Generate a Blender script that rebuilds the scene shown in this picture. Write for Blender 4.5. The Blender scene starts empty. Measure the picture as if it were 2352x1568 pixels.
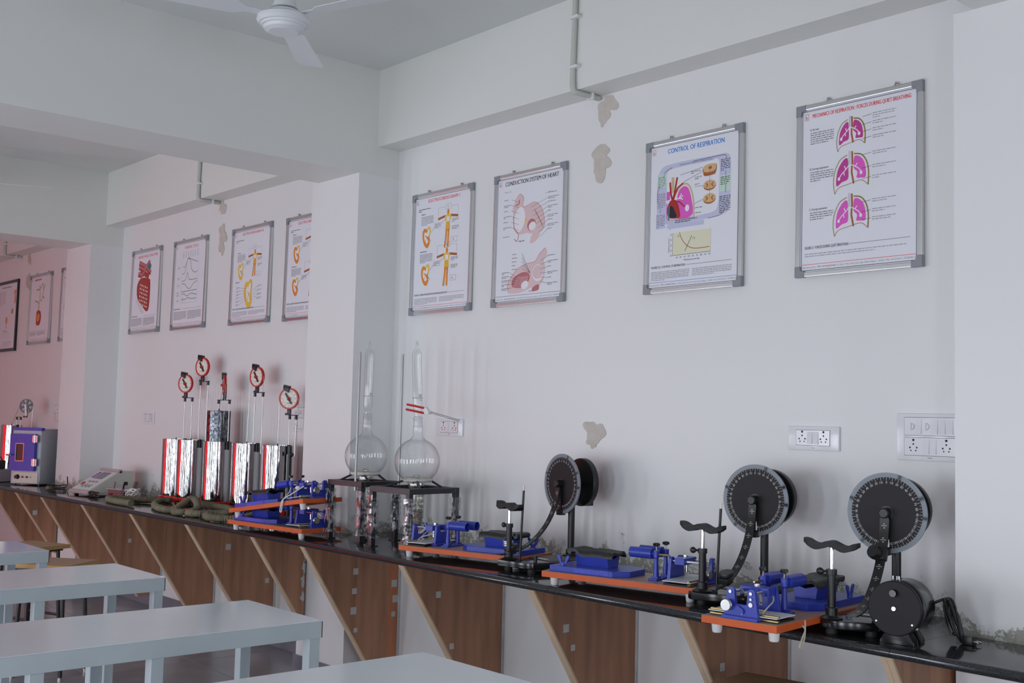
import bpy, bmesh, math, random
from mathutils import Vector, Matrix, Euler

SC = bpy.context.scene
COL = SC.collection
R = math.radians
random.seed(7)

# ------------------------------------------------------------------ camera
CAM = Vector((0.0, -3.6, 1.4137))
YAW, PITCH, ROLL = R(48.5795), R(4.0185), R(1.3589)
cd = bpy.data.cameras.new('camera')
cd.sensor_width = 36.0
cd.lens = 36.0 * 2589.7 / 2352.0
cd.clip_start = 0.05
cam = bpy.data.objects.new('camera', cd)
COL.objects.link(cam)
_fw = Vector((-math.sin(YAW) * math.cos(PITCH), math.cos(YAW) * math.cos(PITCH), math.sin(PITCH)))
_rt = Vector((math.cos(YAW), math.sin(YAW), 0))
_up = _rt.cross(_fw)
_r = _rt * math.cos(ROLL) + _up * math.sin(ROLL)
_u = -_rt * math.sin(ROLL) + _up * math.cos(ROLL)
cam.matrix_world = Matrix((( _r.x, _u.x, -_fw.x, CAM.x), (_r.y, _u.y, -_fw.y, CAM.y), (_r.z, _u.z, -_fw.z, CAM.z), (0, 0, 0, 1)))
SC.camera = cam

# ------------------------------------------------------------------ world, daylight, exposure
SC.view_settings.view_transform = 'Standard'
SC.view_settings.look = 'None'
SC.view_settings.gamma = 1.0
SC.view_settings.use_curve_mapping = False
SC.view_settings.exposure = 0.0
SC.cycles.use_denoising = True
SC.cycles.use_adaptive_sampling = True
SC.cycles.adaptive_threshold = 0.045
SC.cycles.max_bounces = 7
SC.cycles.diffuse_bounces = 4
SC.cycles.glossy_bounces = 3
SC.cycles.transparent_max_bounces = 16
SC.cycles.sample_clamp_indirect = 6.0
SC.cycles.caustics_reflective = False
SC.cycles.caustics_refractive = False

w = bpy.data.worlds.new('sky'); SC.world = w; w.use_nodes = True
w.node_tree.nodes['Background'].inputs[0].default_value = (0.62, 0.74, 1.0, 1)
w.node_tree.nodes['Background'].inputs[1].default_value = 1.0

YW = -5.3            # wall with the windows, behind the camera
XL, XR = -12.7, 5.2
WINX = [-8.7, -7.3, -5.8, -4.2, -2.6, -1.0, 0.6, 2.2]      # clear windows
WINRIGHT = [-1.5, -3.4]                          # clear windows in the right end wall (y)
WINRED = [-12.1, -10.95, -9.8]                    # windows at the far end of the same wall, behind red curtains
WZ0, WZ1, WW = 0.08, 1.90, 0.52

WRED = 1.0
def window_light(name, loc, rz, power, color, width=WW):
    l = bpy.data.lights.new(name, 'AREA'); l.shape = 'RECTANGLE'
    l.size = width; l.size_y = WZ1 - WZ0; l.energy = power; l.color = color
    o = bpy.data.objects.new(name, l); COL.objects.link(o)
    o.location = loc; o.rotation_euler = (R(90), 0, R(rz))
    return o
for x in WINX:
    window_light('window_daylight', (x, YW - 0.16, (WZ0 + WZ1) / 2), 0, 33.0, (0.90, 0.93, 1.0))
for y in WINRIGHT:
    window_light('window_daylight', (XR + 0.16, y, (WZ0 + WZ1) / 2), 90, 30.0, (0.90, 0.93, 1.0))
for x in WINRED:
    window_light('window_daylight_behind_curtain', (x, YW - 0.16, (WZ0 + WZ1) / 2), 0, 22.0, (1.0, 0.96, 0.92), WRED)

# ------------------------------------------------------------------ materials
def lin(c):
    c /= 255.0
    return c / 12.92 if c <= 0.04045 else ((c + 0.055) / 1.055) ** 2.4
def rgb(r, g, b, k=1.0):
    return tuple(min(0.92, lin(c) * k) for c in (r, g, b)) + (1.0,)
MATS = {}
def mat(name, color=(0.8, 0.8, 0.8, 1), rough=0.5, metal=0.0, spec=0.5, noise=None, bump=None, coat=0.0):
    """noise=(scale, amount, stretch) colour variation; bump=(scale, strength, stretch)"""
    if name in MATS: return MATS[name]
    m = bpy.data.materials.new(name); m.use_nodes = True
    nt = m.node_tree; b = nt.nodes['Principled BSDF']
    b.inputs['Base Color'].default_value = color
    b.inputs['Roughness'].default_value = rough
    b.inputs['Metallic'].default_value = metal
    b.inputs['Specular IOR Level'].default_value = spec
    if coat: b.inputs['Coat Weight'].default_value = coat; b.inputs['Coat Roughness'].default_value = 0.08
    def tex(scale, stretch):
        tc = nt.nodes.new('ShaderNodeTexCoord'); mp = nt.nodes.new('ShaderNodeMapping')
        mp.inputs['Scale'].default_value = stretch
        nt.links.new(tc.outputs['Object'], mp.inputs['Vector'])
        n = nt.nodes.new('ShaderNodeTexNoise'); n.inputs['Scale'].default_value = scale; n.inputs['Detail'].default_value = 5
        nt.links.new(mp.outputs['Vector'], n.inputs['Vector'])
        return n
    if noise:
        n = tex(noise[0], noise[2] if len(noise) > 2 else (1, 1, 1))
        mr = nt.nodes.new('ShaderNodeMapRange')
        mr.inputs['From Min'].default_value = 0.3; mr.inputs['From Max'].default_value = 0.7
        mr.inputs['To Min'].default_value = 1.0 - noise[1]; mr.inputs['To Max'].default_value = 1.0 + noise[1] * 0.6
        nt.links.new(n.outputs['Fac'], mr.inputs['Value'])
        mx = nt.nodes.new('ShaderNodeMix'); mx.data_type = 'RGBA'; mx.blend_type = 'MULTIPLY'
        mx.inputs['Factor'].default_value = 1.0
        mx.inputs['A'].default_value = color
        nt.links.new(mr.outputs['Result'], mx.inputs['B'])
        nt.links.new(mx.outputs['Result'], b.inputs['Base Color'])
    if bump:
        n = tex(bump[0], bump[2] if len(bump) > 2 else (1, 1, 1))
        bp = nt.nodes.new('ShaderNodeBump'); bp.inputs['Strength'].default_value = bump[1]; bp.inputs['Distance'].default_value = 0.01
        nt.links.new(n.outputs['Fac'], bp.inputs['Height']); nt.links.new(bp.outputs['Normal'], b.inputs['Normal'])
    MATS[name] = m
    return m

WALLC = (0.80, 0.795, 0.80, 1)
mat('white_paint', (0.76, 0.765, 0.735, 1), 0.42, 0, 0.35)
mat('ceiling_paint', (0.73, 0.75, 0.73, 1), 0.7, 0, 0.2)
mat('wall_paint', WALLC, 0.36, 0, 0.4)
mat('bare_mortar', rgb(204, 196, 188), 0.9, 0, 0.1, noise=(30, 0.08))
mat('floor_tile', rgb(150, 154, 162), 0.22, 0, 0.5, noise=(2.2, 0.22))
mat('skirting_tile', rgb(120, 124, 134), 0.3, 0, 0.5, noise=(4, 0.2))
mat('grout', rgb(150, 150, 150), 0.8)
mat('granite', (0.026, 0.027, 0.030, 1), 0.10, 0, 0.6, noise=(220, 0.6))
mat('granite_edge', (0.022, 0.022, 0.026, 1), 0.2, 0, 0.6, noise=(180, 0.6))
mat('plywood_face', rgb(176, 128, 100), 0.45, 0, 0.4, noise=(3.0, 0.30, (6, 6, 0.7)))
mat('veneer', rgb(196, 130, 94), 0.5, 0, 0.4, noise=(6, 0.15, (4, 4, 0.6)))
mat('plywood_edge', rgb(214, 188, 160), 0.6, 0, 0.3, noise=(7, 0.10, (1, 1, 2)))
mat('plaster', rgb(205, 206, 208), 0.85, 0, 0.2, noise=(20, 0.12))
mat('tape', rgb(200, 198, 196), 0.5)
mat('black', (0.011, 0.011, 0.012, 1), 0.38, 0, 0.5)
mat('black_gloss', (0.008, 0.008, 0.009, 1), 0.17, 0, 0.5)
mat('black_matte', (0.018, 0.017, 0.018, 1), 0.55, 0, 0.4)
mat('disc_black', (0.018, 0.015, 0.018, 1), 0.5, 0, 0.25)
mat('base_top', rgb(62, 62, 66), 0.5)
mat('rod_grey', rgb(168, 168, 170), 0.35, 0.4)
mat('rubber', (0.02, 0.02, 0.021, 1), 0.6, 0, 0.4)
mat('leather', (0.016, 0.016, 0.015, 1), 0.45, 0, 0.5, bump=(60, 0.25))
mat('blue', rgb(46, 62, 166, 1.12), 0.33, 0, 0.5, noise=(25, 0.10))
mat('blue_worn', rgb(62, 74, 190, 1.15), 0.4, 0, 0.5, noise=(90, 0.35))
mat('orange_edge', rgb(206, 92, 42, 1.1), 0.4, 0, 0.4, noise=(30, 0.06))
mat('laminate', rgb(165, 132, 116), 0.42, 0, 0.4, noise=(4, 0.14, (1, 9, 1)))
mat('white_plastic', (0.80, 0.80, 0.80, 1), 0.35)
mat('switch_plastic', (0.80, 0.80, 0.83, 1), 0.16, 0, 0.5)
mat('chrome', (0.80, 0.80, 0.81, 1), 0.10, 1.0)
mat('steel', (0.50, 0.49, 0.48, 1), 0.30, 1.0)
mat('mirror_steel', (0.50, 0.50, 0.51, 1), 0.045, 1.0, bump=(1.0, 0.07, (60, 60, 9)))
mat('bell_steel', (0.13, 0.14, 0.16, 1), 0.16, 1.0, noise=(60, 0.9), bump=(40, 0.2))
mat('aluminium', (0.70, 0.70, 0.71, 1), 0.30, 1.0)
mat('corner_plastic', rgb(140, 144, 150), 0.45)
mat('red_enamel', rgb(222, 40, 36, 1.1), 0.32)
mat('red_rim', rgb(190, 46, 44, 1.1), 0.4)
mat('dial_face', rgb(232, 226, 216), 0.4)
mat('hose_rubber', rgb(124, 117, 96), 0.62, 0, 0.4, noise=(14, 0.2))
mat('brass', (0.52, 0.40, 0.18, 1), 0.35, 1.0)
mat('table_white', (0.70, 0.76, 0.80, 1), 0.13, 0, 0.5, noise=(2, 0.03))
mat('table_edge', (0.52, 0.59, 0.62, 1), 0.32, 0, 0.5, noise=(6, 0.05))
mat('stool_wood', rgb(176, 140, 104), 0.5, 0, 0.4, noise=(6, 0.2, (1, 10, 1)))
mat('stool_edge', rgb(196, 154, 98), 0.55, 0, 0.3, noise=(12, 0.15))
mat('dark_steel', (0.017, 0.016, 0.022, 1), 0.35, 0, 0.5)
mat('cream_metal', rgb(205, 205, 196), 0.4)
mat('pink_grey', rgb(178, 160, 164), 0.45)
mat('screen_grey', rgb(120, 116, 124), 0.2)
mat('oven_grey', rgb(182, 190, 198), 0.42, noise=(30, 0.05))
mat('oven_blue', rgb(70, 62, 170, 1.1), 0.42, noise=(30, 0.08))
mat('window_dark', (0.05, 0.055, 0.05, 1), 0.08)
mat('grey_wheel', rgb(130, 138, 146), 0.4)
mat('conduit', rgb(196, 198, 190), 0.4)
mat('cord_white', rgb(232, 232, 228), 0.55)
mat('string', rgb(196, 190, 176), 0.8)
mat('rope', rgb(214, 208, 200), 0.85, bump=(120, 0.4))
mat('yellow_wire', rgb(190, 150, 50), 0.5)
mat('green', rgb(30, 110, 80), 0.4)
mat('red_button', rgb(214, 44, 40), 0.35)
mat('fan_white', (0.74, 0.76, 0.78, 1), 0.3)
mat('sticker', rgb(215, 215, 215), 0.5)
mat('dark_frame', (0.012, 0.012, 0.013, 1), 0.25)
mat('acrylic_pink', rgb(190, 175, 185), 0.15)

def thin_glass(name, tint, refl, rough=0.0, cloud=0.0):
    m = bpy.data.materials.new(name); m.use_nodes = True; nt = m.node_tree
    nt.nodes.remove(nt.nodes['Principled BSDF'])
    out = nt.nodes['Material Output']
    tr = nt.nodes.new('ShaderNodeBsdfTransparent'); tr.inputs[0].default_value = tint + (1,)
    gl = nt.nodes.new('ShaderNodeBsdfGlossy'); gl.inputs['Roughness'].default_value = rough
    gl.inputs['Color'].default_value = (1, 1, 1, 1)
    lw = nt.nodes.new('ShaderNodeLayerWeight'); lw.inputs['Blend'].default_value = 0.5
    pw = nt.nodes.new('ShaderNodeMath'); pw.operation = 'POWER'; pw.inputs[1].default_value = 3.2; nt.links.new(lw.outputs['Facing'], pw.inputs[0])
    tm = nt.nodes.new('ShaderNodeMix'); tm.data_type = 'RGBA'; tm.inputs['A'].default_value = tint + (1,); tm.inputs['B'].default_value = (0.42, 0.44, 0.45, 1); nt.links.new(pw.outputs[0], tm.inputs['Factor']); nt.links.new(tm.outputs['Result'], tr.inputs[0])
    ma = nt.nodes.new('ShaderNodeMath'); ma.operation = 'MULTIPLY_ADD'; ma.inputs[1].default_value = 0.5; ma.inputs[2].default_value = refl; ma.use_clamp = True; nt.links.new(pw.outputs[0], ma.inputs[0])
    mx = nt.nodes.new('ShaderNodeMixShader')
    nt.links.new(ma.outputs[0], mx.inputs[0]); nt.links.new(tr.outputs[0], mx.inputs[1]); nt.links.new(gl.outputs[0], mx.inputs[2])
    last = mx
    if cloud:
        df = nt.nodes.new('ShaderNodeBsdfDiffuse'); df.inputs[0].default_value = (0.75, 0.75, 0.78, 1)
        m2 = nt.nodes.new('ShaderNodeMixShader')
        n = nt.nodes.new('ShaderNodeTexNoise'); n.inputs['Scale'].default_value = 55; n.inputs['Detail'].default_value = 4
        tc = nt.nodes.new('ShaderNodeTexCoord'); mp = nt.nodes.new('ShaderNodeMapping'); mp.inputs['Scale'].default_value = (1, 1, 0.35); mp.inputs['Rotation'].default_value = (0.5, 0.4, 0)
        nt.links.new(tc.outputs['Object'], mp.inputs[0]); nt.links.new(mp.outputs[0], n.inputs['Vector'])
        mr = nt.nodes.new('ShaderNodeMapRange'); mr.inputs['From Min'].default_value = 0.48; mr.inputs['From Max'].default_value = 0.72; mr.inputs['To Max'].default_value = cloud
        nt.links.new(n.outputs['Fac'], mr.inputs['Value']); nt.links.new(mr.outputs['Result'], m2.inputs[0])
        nt.links.new(mx.outputs[0], m2.inputs[1]); nt.links.new(df.outputs[0], m2.inputs[2]); last = m2
    nt.links.new(last.outputs[0], out.inputs['Surface'])
    MATS[name] = m
    return m
thin_glass('glass', (0.975, 0.98, 0.98), 0.05)
thin_glass('coil_glass', (0.88, 0.89, 0.85), 0.16, 0.08)
thin_glass('ground_glass', (0.90, 0.90, 0.91), 0.08, 0.3, 0.35)
thin_glass('plastic_wrap', (0.93, 0.91, 0.95), 0.10, 0.12, 0.9)
thin_glass('acrylic', (0.88, 0.84, 0.88), 0.06, 0.05)
thin_glass('window_pane', (0.97, 0.98, 0.98), 0.08)

def curtain_mat():
    m = bpy.data.materials.new('red_curtain'); m.use_nodes = True; nt = m.node_tree
    nt.nodes.remove(nt.nodes['Principled BSDF']); out = nt.nodes['Material Output']
    t = nt.nodes.new('ShaderNodeBsdfTranslucent'); t.inputs[0].default_value = (0.88, 0.045, 0.06, 1)
    d = nt.nodes.new('ShaderNodeBsdfDiffuse'); d.inputs[0].default_value = (0.6, 0.02, 0.03, 1)
    mx = nt.nodes.new('ShaderNodeMixShader'); mx.inputs[0].default_value = 0.25
    nt.links.new(t.outputs[0], mx.inputs[1]); nt.links.new(d.outputs[0], mx.inputs[2]); nt.links.new(mx.outputs[0], out.inputs['Surface'])
    MATS['red_curtain'] = m
curtain_mat()

def print_mat():
    m = bpy.data.materials.new('print'); m.use_nodes = True; nt = m.node_tree
    b = nt.nodes['Principled BSDF']; b.inputs['Roughness'].default_value = 0.4
    a = nt.nodes.new('ShaderNodeAttribute'); a.attribute_name = 'ink'
    nt.links.new(a.outputs['Color'], b.inputs['Base Color'])
    MATS['print'] = m
print_mat()

def wall_mat(name, patches, moldz, amount=1.0):
    """white paint with bare mortar patches [(x, z, rx, rz)] and a crumbling damp band above the worktop"""
    m = bpy.data.materials.new(name); m.use_nodes = True; nt = m.node_tree; L = nt.links.new
    b = nt.nodes['Principled BSDF']; b.inputs['Roughness'].default_value = 0.36; b.inputs['Specular IOR Level'].default_value = 0.4
    geo = nt.nodes.new('ShaderNodeNewGeometry'); sp = nt.nodes.new('ShaderNodeSeparateXYZ'); L(geo.outputs['Position'], sp.inputs[0])
    def noise(scale, detail=6, rough=0.6):
        n = nt.nodes.new('ShaderNodeTexNoise'); n.inputs['Scale'].default_value = scale; n.inputs['Detail'].default_value = detail
        n.inputs['Roughness'].default_value = rough; L(geo.outputs['Position'], n.inputs['Vector']); return n.outputs['Fac']
    def math_(op, a, c=None, clamp=False):
        n = nt.nodes.new('ShaderNodeMath'); n.operation = op; n.use_clamp = clamp
        for i, v in enumerate((a, c)):
            if v is None: continue
            if isinstance(v, (int, float)): n.inputs[i].default_value = v
            else: L(v, n.inputs[i])
        return n.outputs[0]
    nz = noise(22, 3); nf = noise(70, 4, 0.7); nm = noise(11, 5, 0.65)
    def mix(f, a, c):
        n = nt.nodes.new('ShaderNodeMix'); n.data_type = 'RGBA'; L(f, n.inputs['Factor'])
        for k, v in (('A', a), ('B', c)):
            if isinstance(v, tuple): n.inputs[k].default_value = v
            else: L(v, n.inputs[k])
        return n.outputs['Result']
    vc = nt.nodes.new('ShaderNodeRGB'); vc.outputs[0].default_value = WALLC; colr = vc.outputs[0]
    mask = None
    for (px, pz, rx, rz) in patches:
        dx = math_('DIVIDE', math_('SUBTRACT', sp.outputs['X'], px), rx); dz = math_('DIVIDE', math_('SUBTRACT', sp.outputs['Z'], pz), rz)
        d = math_('ADD', math_('MULTIPLY', dx, dx), math_('MULTIPLY', dz, dz))
        d = math_('ADD', d, math_('MULTIPLY', math_('SUBTRACT', nz, 0.5), 2.0))
        k = math_('MULTIPLY', math_('SUBTRACT', 1.0, d), 7.0, True)
        mask = k if mask is None else math_('MAXIMUM', mask, k)
    if mask is not None:
        colr = mix(mask, colr, mix(nf, rgb(206, 198, 190, 1.1), rgb(216, 208, 202, 1.1)))
    # damp band: height above worktop
    h = math_('SUBTRACT', sp.outputs['Z'], moldz)
    edge = math_('ADD', math_('MULTIPLY', math_('SUBTRACT', nm, 0.37), 0.46 * amount), math_('MULTIPLY', math_('SUBTRACT', nf, 0.5), 0.06 * amount))
    k = math_('MULTIPLY', math_('SUBTRACT', edge, h), 60.0, True)
    above = math_('GREATER_THAN', h, -0.01)
    k = math_('MULTIPLY', k, above)
    flake = math_('GREATER_THAN', nz, 0.56)
    spk = math_('MULTIPLY', math_('SUBTRACT', nf, 0.36), 5.0, True)
    dirt = mix(spk, rgb(118, 120, 106), mix(flake, rgb(150, 150, 136), rgb(214, 214, 208)))
    colr = mix(math_('MULTIPLY', k, 0.85), colr, dirt)
    L(colr, b.inputs['Base Color'])
    bp = nt.nodes.new('ShaderNodeBump'); bp.inputs['Strength'].default_value = 0.10; bp.inputs['Distance'].default_value = 0.01
    L(math_('MULTIPLY', k, 0.8), bp.inputs['Height']); L(bp.outputs['Normal'], b.inputs['Normal'])
    MATS[name] = m
    return m

# ------------------------------------------------------------------ mesh building
class MB:
    def __init__(s): s.bm = bmesh.new(); s.m = 0; s.M = Matrix.Identity(4)
    def _v(s, p): return s.bm.verts.new(s.M @ Vector(p))
    def face(s, vs, m=None):
        try: f = s.bm.faces.new(vs)
        except ValueError: return None
        f.material_index = s.m if m is None else m
        return f
    def poly(s, pts, m=None): return s.face([s._v(p) for p in pts], m)
    def box(s, a, b, bev=0.0, m=None, top=None):
        x0, y0, z0 = a; x1, y1, z1 = b
        v = [s._v(p) for p in ((x0, y0, z0), (x1, y0, z0), (x1, y1, z0), (x0, y1, z0), (x0, y0, z1), (x1, y0, z1), (x1, y1, z1), (x0, y1, z1))]
        fs = [s.face([v[i] for i in q], m) for q in ((3, 2, 1, 0), (4, 5, 6, 7), (0, 1, 5, 4), (1, 2, 6, 5), (2, 3, 7, 6), (3, 0, 4, 7))]
        if top is not None: fs[1].material_index = top
        if bev:
            es = list({e for f in fs for e in f.edges})
            bmesh.ops.bevel(s.bm, geom=es, offset=bev, segments=1 if bev < 0.002 else 2, affect='EDGES', profile=0.6)
        return s
    def prism(s, poly, a, b, axis='z', m=None, bev=0.0, top=None):
        """extrude a 2D polygon. axis z: (x,y); axis y: (x,z); axis x: (y,z)"""
        def p3(p, t): return {'z': (p[0], p[1], t), 'y': (p[0], t, p[1]), 'x': (t, p[0], p[1])}[axis]
        A = [s._v(p3(p, a)) for p in poly]; B = [s._v(p3(p, b)) for p in poly]
        fs = [s.face(list(reversed(A)), m), s.face(B, top if top is not None else m)]
        n = len(poly)
        for i in range(n): fs.append(s.face([A[i], A[(i + 1) % n], B[(i + 1) % n], B[i]], m))
        if bev:
            es = list({e for f in fs[:2] if f for e in f.edges})
            bmesh.ops.bevel(s.bm, geom=es, offset=bev, segments=2, affect='EDGES', profile=0.6)
        return s
    def cyl(s, p0, p1, r0, r1=None, seg=14, m=None, caps=True):
        r1 = r0 if r1 is None else r1
        p0, p1 = Vector(p0), Vector(p1); d = (p1 - p0).normalized()
        a = d.orthogonal().normalized(); b = d.cross(a)
        A, B = [], []
        for i in range(seg):
            t = 2 * math.pi * i / seg; q = a * math.cos(t) + b * math.sin(t)
            A.append(s._v(p0 + q * r0)); B.append(s._v(p1 + q * r1))
        for i in range(seg): s.face([A[i], A[(i + 1) % seg], B[(i + 1) % seg], B[i]], m)
        if caps: s.face(list(reversed(A)), m); s.face(B, m)
        return s
    def pipe(s, p0, p1, r, t, seg=20, m=None):
        """hollow tube open at both ends"""
        p0, p1 = Vector(p0), Vector(p1); d = (p1 - p0).normalized(); a = d.orthogonal().normalized(); b = d.cross(a)
        rings = []
        for p, rr in ((p0, r), (p1, r), (p1, r - t), (p0, r - t)):
            rings.append([s._v(p + (a * math.cos(2 * math.pi * i / seg) + b * math.sin(2 * math.pi * i / seg)) * rr) for i in range(seg)])
        for k in range(4):
            A, B = rings[k], rings[(k + 1) % 4]
            for i in range(seg): s.face([A[i], A[(i + 1) % seg], B[(i + 1) % seg], B[i]], m)
        return s
    def lathe(s, prof, o=(0, 0, 0), ax=(0, 0, 1), seg=28, m=None, cap=True):
        o = Vector(o); d = Vector(ax).normalized(); a = d.orthogonal().normalized(); b = d.cross(a)
        rings = []
        for r, h in prof:
            if r < 1e-6: rings.append([s._v(o + d * h)])
            else: rings.append([s._v(o + d * h + (a * math.cos(2 * math.pi * i / seg) + b * math.sin(2 * math.pi * i / seg)) * r) for i in range(seg)])
        for A, B in zip(rings, rings[1:]):
            for i in range(seg):
                j = (i + 1) % seg
                if len(A) == 1 and len(B) == 1: continue
                if len(A) == 1: s.face([A[0], B[j], B[i]][::-1], m)
                elif len(B) == 1: s.face([A[i], A[j], B[0]], m)
                else: s.face([A[i], A[j], B[j], B[i]], m)
        if cap:
            if len(rings[0]) > 1: s.face(list(reversed(rings[0])), m)
            if len(rings[-1]) > 1: s.face(rings[-1], m)
        return s
    def tube(s, pts, r, seg=8, closed=False, m=None, radii=None):
        pts = [Vector(p) for p in pts]; n = len(pts); rings = []
        up = None
        for i, p in enumerate(pts):
            if closed: t = (pts[(i + 1) % n] - pts[i - 1])
            else: t = pts[min(i + 1, n - 1)] - pts[max(i - 1, 0)]
            t.normalize()
            if up is None: up = t.orthogonal().normalized()
            else:
                up = up - t * up.dot(t)
                up = up.normalized() if up.length > 1e-6 else t.orthogonal().normalized()
            b = t.cross(up); rr = radii[i] if radii else r
            rings.append([s._v(p + (up * math.cos(2 * math.pi * k / seg) + b * math.sin(2 * math.pi * k / seg)) * rr) for k in range(seg)])
        rng = range(n) if closed else range(n - 1)
        for i in rng:
            A, B = rings[i], rings[(i + 1) % n]
            for k in range(seg): s.face([A[k], A[(k + 1) % seg], B[(k + 1) % seg], B[k]], m)
        if not closed: s.face(list(reversed(rings[0])), m); s.face(rings[-1], m)
        return s
    def sphere(s, c, r, seg=16, rings=10, m=None, sc=(1, 1, 1)):
        prof = [(0, -1)] + [(math.sin(math.pi * i / rings), -math.cos(math.pi * i / rings)) for i in range(1, rings)] + [(0, 1)]
        old = s.M; s.M = old @ Matrix.Translation(Vector(c)) @ Matrix.Diagonal((r * sc[0], r * sc[1], r * sc[2], 1)); s.lathe(prof, seg=seg, m=m); s.M = old
        return s
    def build(s, name, mats, parent=None, smooth=40, kind=None):
        bmesh.ops.recalc_face_normals(s.bm, faces=s.bm.faces)
        me = bpy.data.meshes.new(name); s.bm.to_mesh(me); s.bm.free()
        for k in ([mats] if isinstance(mats, str) else mats): me.materials.append(MATS[k])
        if smooth:
            me.shade_smooth(); me.set_sharp_from_angle(angle=R(smooth))
        o = bpy.data.objects.new(name, me); COL.objects.link(o)
        if parent: o.parent = parent
        if kind: o['kind'] = kind
        return o

def smooth_path(pts, n=8, closed=False):
    P = [Vector(p) for p in pts]; out = []; N = len(P)
    segs = N if closed else N - 1
    for i in range(segs):
        if closed: a, b, c, d = P[i - 1], P[i], P[(i + 1) % N], P[(i + 2) % N]
        else: a, b, c, d = P[max(i - 1, 0)], P[i], P[i + 1], P[min(i + 2, N - 1)]
        for k in range(n):
            t = k / n
            out.append(0.5 * ((2 * b) + (c - a) * t + (2 * a - 5 * b + 4 * c - d) * t * t + (3 * b - a - 3 * c + d) * t ** 3))
    if not closed: out.append(P[-1].copy())
    return out

def tag(o, label, cat, group=None):
    o['label'] = label; o['category'] = cat
    if group: o['group'] = group
    return o
def thing(name, label, cat, loc=(0, 0, 0), rz=0.0, group=None, rot=None):
    o = bpy.data.objects.new(name, None); o.empty_display_size = 0.05; COL.objects.link(o)
    o.location = loc; o.rotation_euler = rot if rot else (0, 0, R(rz))
    return tag(o, label, cat, group)
def children(o): return [c for c in bpy.data.objects if c.parent == o]
def copy_tree(o, parent=None):
    c = o.copy(); COL.objects.link(c); c.parent = parent
    for ch in children(o): copy_tree(ch, c)
    return c
def struct(o): o['kind'] = 'structure'; return o

# lettering: font curves turned into flat mesh outlines, cached
_txt = {}
def text_mesh(s, bold=False):
    if (s, bold) in _txt: return _txt[(s, bold)]
    cu = bpy.data.curves.new('lettering', 'FONT'); cu.body = s; cu.resolution_u = 2; cu.size = 1.0
    ob = bpy.data.objects.new('lettering', cu); COL.objects.link(ob)
    dg = bpy.context.evaluated_depsgraph_get(); dg.update()
    ev = ob.evaluated_get(dg); me = ev.to_mesh()
    vs = [(v.co.x, v.co.y) for v in me.vertices]; fs = [tuple(p.vertices) for p in me.polygons]
    ev.to_mesh_clear(); bpy.data.objects.remove(ob); bpy.data.curves.remove(cu)
    if vs:
        x0 = min(v[0] for v in vs); x1 = max(v[0] for v in vs)
        vs = [(v[0] - x0, v[1]) for v in vs]
    else: x0 = x1 = 0
    _txt[(s, bold)] = (vs, fs, x1 - x0)
    return _txt[(s, bold)]

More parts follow.
